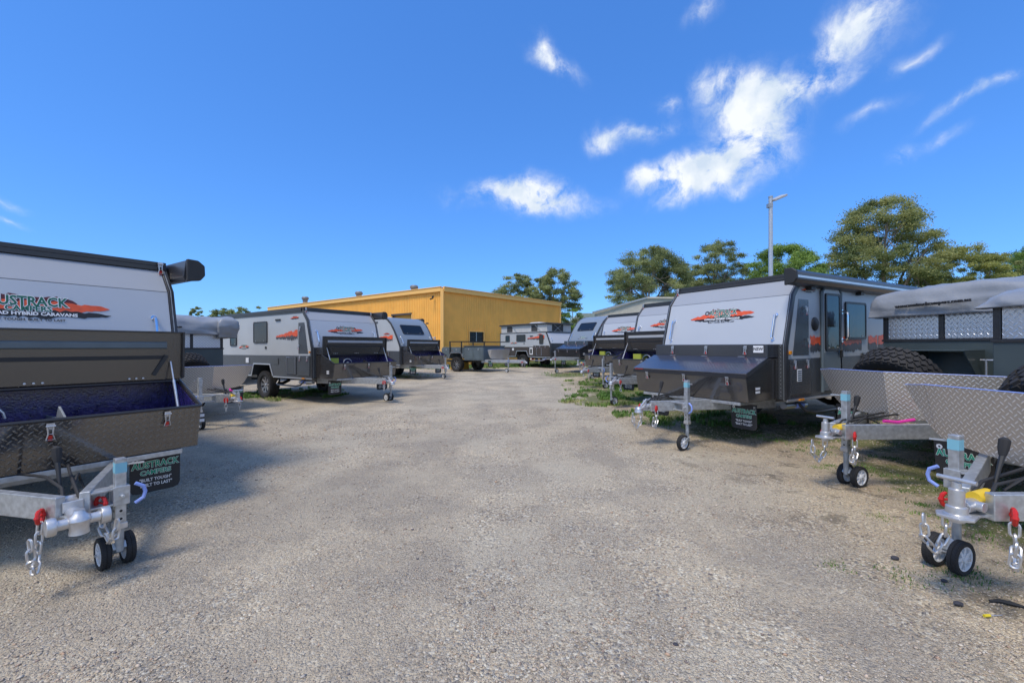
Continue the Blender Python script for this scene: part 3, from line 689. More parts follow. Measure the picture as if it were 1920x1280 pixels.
    for s2 in (-1, 1):
        y0 = s2 * .12
        if near:
            shackle(p, (tip - .03, y0 + s2 * .02, zt + .02), .5 * s2)
            L0 = .30 if s2 < 0 else .24
            pts = [(tip - .03, y0 + s2 * .02, zt - .02), (tip - .02, y0 + s2 * .03, zt - L0 * .7), (tip + .03, y0 + s2 * .05, zt - L0), (tip + .09, y0 + s2 * .07, zt - L0 * .75), (tip + .09, y0 + s2 * .08, zt - .05)]
            chain(p, pts, True)
        else:
            chain(p, [(tip, y0, zt), (tip, y0, zt - .22)], False); shackle(p, (tip, y0, zt + .02), .4)

def stand(q, ax):
    x, y, a, n = q; a = R(a); n = R(n); return (x, y, gz(x + ax * math.cos(a), y + ax * math.sin(a)) - ax * math.sin(n)), (0, -n, a)
def local_ground(q, ax, jx):
    (x, y, z), (_, nn, a) = stand(q, ax); n = -nn
    return (gz(x + jx * math.cos(a), y + jx * math.sin(a)) - z - jx * math.sin(n)) / math.cos(n)

# ------------------------------------------------------------------ caravan
def caravan(q, label, group=None, kind='A', lid=False, near=True, jy=.42, jx=1.25, double=False, side='R', style='ball', ax=-2.5, trail=-1, dz=0.0, dark=False, decor=True, name='caravan', awn=True, jtop=.97):
    loc, rot = stand(q, ax); loc = (loc[0], loc[1], loc[2] + dz)
    p = root(name, loc, rot, label, 'caravan', group)
    Wd = 1.10 if kind != 'B' else 1.05
    Bw = Wd - .10
    if kind == 'A': prof = [(0, 1.25), (0, 1.45), (-.2, 2.19), (-.43, 2.46)]; H = 2.46; Ln = 5.1
    elif kind == 'B': prof = [(0, 1.25), (0, 1.42), (-.16, 1.75), (-.40, 2.15), (-.62, 2.45), (-.85, 2.64), (-1.12, 2.74)]; H = 2.74; Ln = 5.4
    else: prof = [(0, 1.25), (0, 1.38), (-.25, 1.95), (-.36, 2.13)]; H = 2.13; Ln = 4.7
    fp = panel_front if not dark else panel_front_dark
    sk = side_tread if kind != 'C' else bronze
    # lower body with wheel arch, upper body
    low = [(0, .66), (0, 1.25), (-Ln, 1.25), (-Ln, .80), (-Ln + .1, .66), (ax - .60, .66), (ax - .47, .98), (ax + .42, .98), (ax + .58, .66)]
    MB().prism(low, 'y', -Wd, Wd).build('lower_body', sk, p, .004)
    upp = prof + [(-Ln + .06, H), (-Ln, H - .1), (-Ln, 1.25)]
    MB().prism(upp, 'y', -Wd + .003, Wd - .003).build('upper_body', panel_side, p, .004)
    # wheel arch trims
    for s in (-1, 1):
        b = MB(); pts = [(ax - .60, .66), (ax - .47, .98), (ax + .42, .98), (ax + .58, .66)]
        b.prism(offset_strip(pts, -.035, .0)[::1], 'y', s * (Wd + .002), s * (Wd + .02)); b.build('wheel_arch_trim', alu if kind != 'C' else alu, p, .003)
        Bx('sill_rail', alu, p, (-Ln + .1, s * Wd - .01, .63), (ax - .62, s * Wd + .015, .665), .004)
        Bx('sill_rail', alu, p, (ax + .60, s * Wd - .01, .63), (.0, s * Wd + .015, .665), .004)
        # black edge extrusion following the front profile
        full = [(0, .66)] + prof
        MB().prism(offset_strip(full, -.05, .022), 'y', s * (Wd - .045), s * (Wd + .006)).build('edge_trim', blk, p, .005)
        MB().prism(offset_strip(full, .0, .027), 'y', s * (Wd - .028), s * (Wd - .022)).build('edge_bead', galv_dull, p)
        b = MB(); b.box((-Ln - .01, s * Wd - .04 * s, .68), (-Ln + .03, s * (Wd + .008), H)); b.build('rear_edge_trim', blk, p, .004)
    # front skins
    MB().prism(offset_strip([(0, .67), (0, 1.462)], .002, .008), 'y', -Wd + .05, Wd - .05).build('front_lower_panel', sk if kind != 'C' else side_tread, p, .002)
    if kind == 'A':
        MB().prism(offset_strip([(0, 1.465), (-.196, 2.185)], .002, .008), 'y', -Wd + .05, Wd - .05).build('front_panel', fp, p, .002)
        MB().prism(offset_strip([(-.2, 2.19), (-.405, 2.435)], .002, .008), 'y', -Wd + .05, Wd - .05).build('front_upper_panel', panel_front_grey, p, .002)
    else:
        MB().prism(offset_strip([(0, 1.465 if kind == 'C' else 1.42)] + prof[2:], .002, .008), 'y', -Wd + .05, Wd - .05).build('front_panel', fp, p, .002)
    # roof
    rx = prof[-1][0]
    if kind == 'A':
        MB().prism([(rx + .03, H - .01), (rx - .02, H + .07), (-Ln + .05, H + .07), (-Ln - .02, H - .01)], 'y', -Wd + .02, Wd - .02).build('roof', white_pl, p, .01)
        for k, (z0, z1, pr) in enumerate(((H - .06, H - .02, .035), (H - .018, H + .028, .05), (H + .03, H + .075, .04))):
            MB().box((rx - .02, -Wd, z0), (rx + pr, Wd, z1)).build('roof_trim', blk, p, .004)
        for s in (-1, 1):
            for (z0, z1, pr) in ((H - .07, H - .02, .012), (H - .016, H + .03, .028), (H + .034, H + .07, .018)):
                a, b_ = sorted((s * (Wd - .02), s * (Wd + pr))); MB().box((-Ln, a, z0), (rx - .022, b_, z1)).build('roof_side_rail', blk, p, .004)
            m = facing((rx + .062, s * (Wd - .06), H + .02), (1, 0, 0)); latch(p, m)
            Bx('marker_lamp', white_pl, p, (rx + .04, s * (Wd - .09) - .03, H - .13), (rx + .075, s * (Wd - .09) + .03, H - .095))
        b = MB(); b.prism([(-2.2, H + .07), (-2.3, H + .17), (-2.75, H + .19), (-3.0, H + .07)], 'y', -.35, .35); b.build('roof_air_conditioner', white_pl, p, .03)
    elif kind == 'B':
        for s in (-1, 1): MB().box((-Ln, s * (Wd - .03) - .02, H - .02), (rx - .02, s * (Wd - .03) + .02, H + .03)).build('roof_side_rail', blk, p, .004)
        b = MB(); b.prism([(-2.2, H), (-2.3, H + .12), (-2.75, H + .13), (-3.0, H)], 'y', -.35, .35); b.build('roof_air_conditioner', white_pl, p, .03)
        # raked front window
        a = Vector((-.30, 0, 1.99)); bq = Vector((-.585, 0, 2.40)); u = (bq - a).normalized(); c = (a + bq) / 2; 
        window(p, basis(c, (0, 1, 0), u, .012), 1.25, .50, .07)
    else:  # raised pop-top with canvas skirt
        MB().prism([(rx + .02, H + .002), (rx + .02, H + .47), (-Ln + .05, H + .47), (-Ln + .05, H + .002)], 'y', -Wd + .06, Wd - .06).build('canvas_wall', canvas_l, p)
        MB().box((-Ln - .06, -Wd - .05, H + .47), (rx + .14, Wd + .05, H + .56)).build('pop_up_roof', blk, p, .02)
        for s in (-1, 1):
            MB().box((-Ln, s * (Wd - .02) - .03, H - .02), (rx, s * (Wd - .02) + .03, H + .03)).build('roof_side_rail', blk, p, .004)
            for x in (-1.35, -3.7): Bx('canvas_window', mesh_d, p, (x - .35, s * (Wd - .058) - .004, H + .07), (x + .2, s * (Wd - .058) + .004, H + .44), 0)
            for x in (-.8, -3.0): MB().bar((x, s * (Wd - .035), H + .03), (x - .55, s * (Wd - .035), H + .46), .02, .02).build('roof_lift_arm', alu, p)
        MB().box((rx + .02, -Wd, H - .02), (rx + .06, Wd, H + .03)).build('roof_trim', blk, p, .004)
        Bx('canvas_window', mesh_d, p, (rx + .018, -.62, H + .06), (rx + .026, .35, H + .45), 0)
        for s in (-1, 1): MB().bar((rx + .03, -.13 - s * .3, H + .06), (rx + .03, -.13 + s * .3, H + .45), .02, .008).build('canvas_cross_tape', white_pl, p)
        b = MB(); b.prism([(-1.6, H + .56), (-1.8, H + .68), (-2.5, H + .68), (-2.9, H + .56)], 'y', -.35, .35); b.build('roof_air_conditioner', white_pl, p, .03)
    # toolbox across the drawbar
    if kind in 'AB':
        Bx('upper_toolbox', blk_tread, p, (.010, -Bw, 1.275), (.30, Bw, 1.47), .008)
        if not lid:
            box = [(.010, .67), (.755, .67), (.83, 1.05), (.30, 1.262), (.010, 1.262)]
            MB().prism(box, 'y', -Bw, Bw).build('toolbox', box_face if near else blk, p, .01)
            d = Vector((.53, 0, -.212)).normalized(); up_ = Vector((.212, 0, .53)).normalized(); a = Vector((.315, 0, 1.262))
            pts = [a + up_ * .004, a + d * .565 + up_ * .004, a + d * .565 + up_ * .028, a + up_ * .028]
            l = MB().prism([(v.x, v.z) for v in pts], 'y', -Bw - .02, Bw + .02).build('toolbox_lid', lid_blue, p, .004)
            for s in (-1, 1): MB().prism([(v.x, v.z) for v in (a - up_ * .035 + d * .02, a + d * .555 - up_ * .035, a + d * .56 + up_ * .003, a + up_ * .003)], 'y', s * (Bw + .002), s * (Bw + .018)).build('lid_flange', blk_tread, p)
            MB().box((.84, -Bw - .02, 1.005), (.852, Bw + .02, 1.055)).build('lid_lip', blk, p, .003)
            for y in (-.62, 0, .62):
                MB().box((.302, y - .05, 1.262), (.322, y + .05, 1.29)).build('lid_hinge', zinc, p, .003)
                latch(p, facing((.303, y * 1.05 + .03, 1.40), (1, 0, 0)))
        else:
            t = .014
            fr = [(.742, .67), (.755, .67), (.83, 1.05), (.815, 1.05)]
            MB().prism(fr, 'y', -Bw, Bw).build('toolbox_front', box_face, p, .003)
            for s in (-1, 1): MB().prism([(.010, .67), (.742, .67), (.815, 1.05), (.30, 1.262), (.010, 1.262)], 'y', s * (Bw - t), s * Bw).build('toolbox_side', box_face, p, .002)
            MB().box((.010, -Bw + t, .67), (.742, Bw - t, .684)).build('toolbox_floor', navy_in, p)
            MB().box((.010, -Bw + t, .684), (.024, Bw - t, 1.262)).build('toolbox_back', navy_in, p)
            MB().prism([(.728, .69), (.742, .69), (.815, 1.045), (.80, 1.045)], 'y', -Bw + t, Bw - t).build('toolbox_front_lining', navy_in, p)
            for s in (-1, 1): MB().prism([(.03, .69), (.727, .69), (.798, 1.04), (.30, 1.24), (.03, 1.24)], 'y', s * (Bw - t - .002), s * (Bw - t - .006)).build('toolbox_side_lining', navy_in, p)
            MB().prism([(.03, .69), (.725, .69), (.79, 1.02), (.50, 1.12), (.42, 1.02), (.03, 1.0)], 'y', .115, .13).build('toolbox_divider', galv_dull if near else blk, p, .003)
            # rubber seal round the opening
            b = MB(); b.tube([(.83, -Bw, 1.055), (.83, Bw, 1.055)], .014, 8); b.build('opening_seal', blk, p)
            for s in (-1, 1): b = MB(); b.tube([(.83, s * Bw, 1.055), (.30, s * Bw, 1.267)], .014, 8); b.build('opening_seal', blk, p)
            b = MB(); b.tube([(.31, -Bw + .02, 1.262), (.31, Bw - .02, 1.262)], .014, 8); b.build('opening_seal', blk, p)
            # lid standing open
            a = Vector((.325, 0, 1.285)); u = Vector((.03, 0, 1)).normalized(); f = Vector((1, 0, -.03)).normalized(); hh = .47
            MB().prism([(v.x, v.z) for v in (a, a + u * hh, a + u * hh + f * .014, a + f * .014)], 'y', -Bw - .02, Bw + .02).build('toolbox_lid', box_lid_in, p, .003)
            for s in (-1, 1): MB().prism([(v.x, v.z) for v in (a + f * .014, a + u * hh + f * .014, a + u * hh + f * .05, a + f * .05 + u * .02)], 'y', s * (Bw + .004), s * (Bw + .02)).build('lid_flange', blk, p, .002)
            MB().prism([(v.x, v.z) for v in (a + u * (hh - .014) + f * .015, a + u * hh + f * .015, a + u * hh + f * .045, a + u * (hh - .014) + f * .045)], 'y', -Bw, Bw).build('lid_flange', blk, p, .002)
            MB().prism([(v.x, v.z) for v in (a + u * .30 + f * .016, a + u * .37 + f * .016, a + u * .36 + f * .034, a + u * .31 + f * .034)], 'y', -Bw + .12, Bw - .12).build('lid_stiffener', grey_pl if not near else slate, p, .004)
            MB().prism([(v.x, v.z) for v in (a + u * .20 + f * .0155, a + u * .235 + f * .0155, a + u * .235 + f * .018, a + u * .20 + f * .018)], 'y', -Bw + .1, Bw - .12).build('lid_slot', lt_black, p)
            for s in (-1, 1):
                b = MB(); b.cyl((.36, s * (Bw - .09), 1.46), (.52, s * (Bw - .09), 1.10), .007, 8); b.cyl((.44, s * (Bw - .09), 1.28), (.60, s * (Bw - .09), .92), .012, 8); b.build('gas_strut', zinc, p)
                MB().bar((.345, s * (Bw - .22), 1.33), (.36, s * (Bw - .12), 1.52), .02, .03).build('lid_stay', blk_pl, p)
            for y in (-.65, 0, .65):
                b = MB()
                for k in (-1, 0, 1): b.lathe([(0, .354), (.009, .352), (.009, .346)], (0, y + k * .05, 1.305), 'x', 8)
                b.build('hinge_screw', zinc, p)
            if kind == 'A':
                b = MB(); b.box((.05, -.78, .75), (.3, -.52, 1.18)); b.build('lime_information_card', lime, p, .004)
                b = MB(); b.tube([(.34 + .0 * k, -.28 + .13 * math.cos(t), 1.04 + .12 * math.sin(t)) for k, t in enumerate([math.pi * j / 8 for j in range(9)])], .010, 7); b.lathe([(0, .10), (.035, .09), (.04, 0)], (.34, -.28, .98), 'z', 12); b.build('gas_bottle_valve', alu, p)
        for y in (-.72, .02, .74): latch(p, facing((.832, y, .985), (1, 0, -.2)))
        MB().box((-.02, -Bw + .12, .618), (.755, Bw - .12, .662)).build('toolbox_bearer', galv, p, .004)
        for s in (-1, 1):
            b = MB(); b.box((.46, s * (Bw + .001), .78), (.62, s * (Bw + .004), .88)); b.build('lamp_bracket', blk_pl, p)
            for z in (.79, .84): Bx('reflector', white_pl, p, (.50, min(s * (Bw + .004), s * (Bw + .009)), z), (.60, max(s * (Bw + .004), s * (Bw + .009)), z + .03), 0)
    else:
        Bx('toolbox', blk, p, (.01, -.9, .70), (.45, .9, 1.1), .01)
        for y in (-.5, .1, .5): b = MB(); b.cyl((.30, y, 1.1), (.30, y, 1.32), .06, 12); b.build('gas_bottle', blk, p)
    if near and kind == 'A':
        for s in (-1, 1):
            b = MB()
            for k in range(14):
                z = .72 + k * .056; b.lathe([(0, .0115), (.005, .0105), (.006, .0082)], (0, s * (Wd - .075), z), 'x', 6)
            tag(b.build('panel_rivet', zinc, p), kind='stuff')
    # handles on the front
    for s in (-1, 1):
        x1, z1 = (-.02, 1.54); x2, z2 = (-.115, 1.90)
        if kind == 'B': x1, z1, x2, z2 = -.06, 1.56, -.22, 1.86
        if kind == 'C': x1, z1, x2, z2 = -.08, 1.58, -.18, 1.80
        handle(p, (x1 + .004, s * (Wd - .19), z1), (x2 + .004, s * (Wd - .19), z2), (.055, 0, .015), .014)
    # front logo
    if kind == 'A': u = Vector((-.196, 0, .72)).normalized(); c = Vector((-.129, .0, 1.94)); wlog = 1.14
    elif kind == 'B': u = Vector((-.16, 0, .33)).normalized(); c = Vector((-.10, .05, 1.62)); wlog = .86
    else: u = Vector((-.25, 0, .57)).normalized(); c = Vector((-.13, .35, 1.68)); wlog = .75
    logo(p, basis(c, (0, 1, 0), u, .009), wlog, True)
    # chassis, axle, suspension, wheels
    for s in (-1, 1): MB().box((-Ln + .1, s * .55 - .03, .53), (-.05, s * .55 + .03, .655)).build('chassis_rail', galv_dull if kind != 'A' else blk, p, .004)
    for s in (-1, 1):
        lg = local_ground(q, ax, ax) - dz + .395
        wheel(p, ax, s * (Wd - .17), s, lg)
        b = MB(); b.tube([(ax + .55, s * .62, .52), (ax + .3, s * .66, .42), (ax, s * .72, .38)], [.05, .045, .04], 8); b.cyl((ax - .04, s * .6, .4), (ax - .1, s * .58, .62), .035, 10); b.cyl((ax + .02, s * .5, .4), (ax + .02, s * .83, .4), .04, 10)
        b.build('suspension_arm', blk if kind != 'C' else red, p)
        f = MB(); f.box((ax - .66, s * .78 - .15, .24), (ax - .652, s * .78 + .15, .66)); f.build('rear_mudflap', flap_m, p)
    lgj = local_ground(q, ax, jx) - dz
    drawbar(p, jx=jx, jy=jy, double=double, near=near, gj=lgj, trail=trail, style=style, jtop=jtop)
    for y in ((-.76, .76) if kind != 'C' else ()):
        flap(p, basis((.48, y, .615), (0, 1, 0), (0, 0, 1)), .38, .37)
    # side nudge rail / step under the sill, stabiliser leg
    for s in (-1, 1):
        b = MB(); b.tube([(ax + .78, s * (Wd - .1), .62), (ax + .82, s * (Wd + .02), .46), (ax + .95, s * (Wd + .06), .44), (-.65, s * (Wd + .06), .44), (-.5, s * (Wd + .02), .47), (-.42, s * (Wd - .1), .62)], .022, 8); b.build('side_step_rail', blk if kind != 'C' else alu, p)
        b = MB(); b.cyl((-.1, s * (Wd - .1), .56), (-.75, s * (Wd - .12), .53), .045, 12); b.build('stabiliser_leg', alu, p)
        b = MB(); b.cyl((-.42, s * (Wd - .1), .545), (-.62, s * (Wd - .105), .535), .05, 12); b.build('stabiliser_strap', blue_tape, p)
    # sides
    for s, doorside in ((-1, False), (1, True)):
        rt = (1, 0, 0) if s < 0 else (-1, 0, 0)
        SM = lambda x, z, off=.001: basis((x, s * Wd, z), rt, (0, 0, 1), off)
        if s < 0 and side == 'L' or s > 0 and side == 'R': 
            # this side cannot be seen at all in the photograph, but keep its main openings
            window(p, SM(-2.6, 1.82), .75, .5); continue
        if kind == 'A':
            # checkerplate tunnel-boot door near the front corner
            d = MB().sheet([(-.17, s * (Wd + .002), 1.30), (-.62, s * (Wd + .002), 1.30), (-.62, s * (Wd + .002), 2.13), (-.34, s * (Wd + .002), 2.13)], .02 * (1 if s < 0 else -1)); d.build('front_side_door', side_tread if s < 0 else blk_tread, p, .004)
            Bx('lower_side_hatch', side_tread if s < 0 else blk_tread, p, (-.64, min(s * (Wd + .002), s * (Wd + .022)), .72), (-.08, max(s * (Wd + .002), s * (Wd + .022)), 1.24), .005)
            for (x, z) in ((-.56, 1.50), (-.5, 1.98), (-.17, 1.19), (-.52, 1.19)): latch(p, facing((x, s * (Wd + .024), z), (0, s, 0)))
            Bx('side_marker', amber, p, (-.42, min(s * (Wd + .015), s * (Wd + .035)), .635), (-.30, max(s * (Wd + .015), s * (Wd + .035)), .665), .003)
            Bx('corner_lamp', amber, p, (-.10, min(s * (Wd + .006), s * (Wd + .03)), 1.32), (-.05, max(s * (Wd + .006), s * (Wd + .03)), 1.37), .004)
        if s < 0:
            window(p, SM(-4.25 * Ln / 5.1, 1.84 if kind != 'C' else 1.78), .42, .62 if kind != 'C' else .42)
            window(p, SM(-2.6, 1.92 if kind != 'C' else 1.80), .78 if kind != 'C' else .85, .62 if kind != 'C' else .44, glass=win_g)
            if kind == 'C':
                window(p, SM(-.75, 1.70), .34, .55); Bx('lower_side_hatch', bronze, p, (-1.45, -Wd - .02, .72), (-.10, -Wd - .002, 1.33), .006)
                for x in (-1.25, -.85, -.4): latch(p, facing((x, -Wd - .024, 1.27), (0, -1, 0)))
                Bx('entry_hatch_frame', white_pl, p, (-1.78, -Wd - .02, .78), (-1.50, -Wd - .002, 1.20), .01); Bx('entry_hatch', win_g, p, (-1.72, -Wd - .026, .85), (-1.56, -Wd - .021, 1.13), .006)
            logo(p, SM(-3.6 * Ln / 5.1, 1.50, .004), .62, True)
            # long side swoosh, orange over charcoal
            x0, x1 = ((-1.75, -.66) if kind == 'A' else (-2.0, -.5))
            vf = brush(-(x1 - x0) / 2, (x1 - x0) / 2, lambda u: .10 * (u - .3), lambda u: .012 + .055 * u ** .7, 44, 11, .6)
            o = flat('side_stripe', vf, lt_orange, ('ss1', kind)); st = obj('side_stripe', o, p); st.matrix_local = SM((x0 + x1) / 2, 1.80, .003)
            vf = brush(-(x1 - x0) / 2, (x1 - x0) / 2, lambda u: -.06 + .02 * (u - .3), lambda u: .02 + .045 * u, 44, 12, .8)
            q2 = obj('side_stripe_charcoal', flat('side_stripe_charcoal', vf, lt_grey, ('ss2', kind)), st, (0, 0, -.0006))
            Bx('service_hatch', white_pl, p, (ax - .95, -Wd - .02, 1.02), (ax - .78, -Wd, 1.17), .006)
            Bx('service_hatch', side_tread, p, (ax + .62, -Wd - .015, 1.0), (ax + .88, -Wd - .002, 1.18), .006)
            Bx('gas_hatch_door', side_tread if kind == 'A' else bronze, p, (-1.18, -Wd - .018, .74), (-.72, -Wd - .002, 1.22), .006)
            b = MB(); b.tube([(-1.16, -Wd - .02, .76), (-1.16, -Wd - .02, 1.2), (-.74, -Wd - .02, 1.2), (-.74, -Wd - .02, .76)], .012, 6, closed=True); b.build('gas_hatch_frame', alu, p)
            Bx('clearance_lamp', blk_pl, p, (-1.75, -Wd - .03, H - .24), (-1.5, -Wd - .001, H - .19), .01)
            MB().cyl((-2.3, -Wd - .015, 1.47), (-2.3, -Wd, 1.47), .04, 14).build('round_inlet', blk_pl, p)
            logo(p, SM(-.80 if kind == 'A' else -.9, 2.27 if kind == 'A' else 2.0, .003), .42, False)
        else:
            lg2 = logo(p, SM(-.62, 2.28, .004), .40, True)
            # entry door
            dr = MB().prism([(-1.55, .74), (-.98, .74), (-.98, 2.25), (-1.05, 2.33), (-1.48, 2.33), (-1.55, 2.25)], 'y', Wd + .001, Wd + .03).build('entry_door', grey_pl if False else panel_side, p, .006)
            b = MB(); b.prism([(-1.52, .77), (-1.01, .77), (-1.01, 1.33), (-1.52, 1.33)], 'y', Wd + .031, Wd + .036); b.build('door_kick_panel', slate, dr)
            b = MB(); b.tube([(-1.56, Wd + .025, .73), (-.97, Wd + .025, .73), (-.97, Wd + .025, 2.27), (-1.04, Wd + .025, 2.34), (-1.49, Wd + .025, 2.34), (-1.56, Wd + .025, 2.27)], .026, 8, closed=True); b.build('door_frame', slate, p)
            w_ = window(p, basis((-1.26, Wd + .032, 1.80), (-1, 0, 0), (0, 0, 1), 0), .46, .90, .05)
            b = MB(); b.cbox((-1.53, Wd + .05, 1.30), (.05, .03, .12)); b.build('door_handle', blk_pl, dr, .006)
            handle(p, (-1.66, Wd, 1.52), (-1.66, Wd, 1.98), (0, .085, 0), .018, 'door_grab_rail')
            window(p, SM(-2.12, 1.84), .74, .62)
            b = MB(); b.lathe([(0, Wd + .03), (.07, Wd + .028), (.10, Wd + .012), (.105, Wd)], (-.80, 0, 1.77), 'y', 20); b.build('round_speaker', blk_pl, p)
            for (x0, x1, sd_) in ((-.66, -.97, 21), (-1.66, -2.35, 22), (-2.6, -2.95, 23), (-3.0, -4.2, 24)):
                hw_ = abs(x1 - x0) / 2; vf = brush(-hw_, hw_, lambda u: 0, lambda u: .06 + .015 * math.sin(u * 7), 18, sd_, .35); st = obj('side_stripe', flat('side_stripe', vf, lt_orange, ('st', sd_)), p); st.matrix_local = SM((x0 + x1) / 2, 1.52, .003)
                vf = brush(-hw_, hw_, lambda u: -.10, lambda u: .07 + .015 * math.sin(u * 5), 18, sd_ + 40, .4); obj('side_stripe_charcoal', flat('side_stripe_charcoal', vf, lt_grey, ('st2', sd_)), st, (0, 0, -.0006))  # charcoal print band below the orange one
            Bx('side_hatch', side_tread, p, (-2.95, Wd + .001, .98), (-2.35, Wd + .02, 1.30), .006)
            for x in (-2.42, -2.88): latch(p, facing((x, Wd + .022, 1.24), (0, 1, 0)))
            b = MB(); b.box((-.36, Wd + .022, .92), (-.24, Wd + .028, 1.10)); b.build('hatch_sticker', lt_white, p)
            for k in range(5): Bx('sticker_line', lt_black, p, (-.35, Wd + .028, .935 + k * .032), (-.25, Wd + .030, .95 + k * .032), 0)
    # rolled awning along the left roof edge
    if awn:
        z0 = H - .13 if kind == 'A' else H - .16
        xa = .06 if kind == 'A' else -1.0
        if kind == 'C': z0 = H - .1; xa = -.5
        MB().prism([(Wd + .008, z0 + .02), (Wd + .03, z0 - .02), (Wd + .15, z0), (Wd + .185, z0 + .05), (Wd + .18, z0 + .15), (Wd + .13, z0 + .19), (Wd + .035, z0 + .20)], 'x', -4.5, xa).build('awning_case', blk, p, .008)
        MB().prism([(Wd + .03, z0 - .03), (Wd + .155, z0 - .01), (Wd + .20, z0 + .05), (Wd + .195, z0 + .155), (Wd + .135, z0 + .205), (Wd + .03, z0 + .21)], 'x', xa, xa + .05).build('awning_end_cap', blk_pl, p, .012)
        MB().box((-4.5, Wd + .183, z0 + .07), (xa, Wd + .190, z0 + .10)).build('awning_rail', alu, p)
        for x in (-.6, -2.2, -3.9): Bx('awning_bracket', blk_pl, p, (x - .06, Wd, z0 - .06), (x + .06, Wd + .08, z0 + .0), .004)
    return p

# ------------------------------------------------------------------ soft-cover camper trailer
def cloth_box(name, p, x0, x1, y0, y1, z0, z1, seed, m, amp=.025, crown=.05, sub=(34, 60, 12), flare=.02):
    """a vinyl cover: rounded box with sag, folds and a loose hem"""
    b = MB(); nx, ny, nz = sub; pts = {}
    def P(x, y, z):
        k = (round(x, 4), round(y, 4), round(z, 4))
        if k in pts: return pts[k]
        u = (x - x0) / (x1 - x0) * 2 - 1; v = (y - y0) / (y1 - y0) * 2 - 1; w = (z - z0) / (z1 - z0)
        rr = 1 - .035 * (abs(u) ** 8) * (w ** 3) - .0; X = (x0 + x1) / 2 + (x - (x0 + x1) / 2) * (rr + flare * (1 - w) * abs(u) ** 4)
        Y = (y0 + y1) / 2 + (y - (y0 + y1) / 2) * (1 - .03 * abs(v) ** 8 * w ** 3 + flare * (1 - w) * abs(v) ** 4)
        Z = z + crown * (1 - u * u) * (1 - v * v) * w - .06 * (abs(u) ** 10 + abs(v) ** 10) * w
        n1 = mnoise.noise(Vector((X * 2.2 + seed, Y * 1.4 + Z * 1.5, Z * 4))); n2 = mnoise.noise(Vector((X * 7 + seed, Y * 4, Z * 6 + 3))); n3 = 1 - abs(mnoise.noise(Vector((X * 3.5, Y * 2.3 + Z * 3, seed)))) * 2
        n4 = 1 - abs(mnoise.noise(Vector((X * 1.5, Y * .9 + seed, Z * 13 + Y * 1.2)))) * 2
        d = amp * (n1 * 1.1 + n2 * .45 + n3 * .4 + n4 * .35)
        nrm = Vector((u ** 9, v ** 9, max(0, 2 * w - 1) ** 5 * 1.2)); nrm = nrm.normalized() if nrm.length > 1e-3 else Vector((0, 0, 1))
        q = Vector((X, Y, Z)) + nrm * d
        if w < .01: q.z += .018 * mnoise.noise(Vector((X * 3, Y * 3, seed)))
        b.v.append(tuple(q)); pts[k] = len(b.v) - 1; return pts[k]
    L_ = lambda a, c, n: [a + (c - a) * i / n for i in range(n + 1)]
    xs, ys, zs = L_(x0, x1, nx), L_(y0, y1, ny), L_(z0, z1, nz)
    for i in range(nx):
        for j in range(ny): b.f.append([P(xs[i], ys[j], z1), P(xs[i + 1], ys[j], z1), P(xs[i + 1], ys[j + 1], z1), P(xs[i], ys[j + 1], z1)])
    for k in range(nz):
        for i in range(nx):
            for y in (y0, y1): b.f.append([P(xs[i], y, zs[k]), P(xs[i + 1], y, zs[k]), P(xs[i + 1], y, zs[k + 1]), P(xs[i], y, zs[k + 1])])
        for j in range(ny):
            for x in (x0, x1): b.f.append([P(x, ys[j], zs[k]), P(x, ys[j + 1], zs[k]), P(x, ys[j + 1], zs[k + 1]), P(x, ys[j], zs[k + 1])])
    o = b.build(name, m, p, ang=60); s = o.modifiers.new('cloth', 'SOLIDIFY'); s.thickness = .006; s.offset = -1
    return o
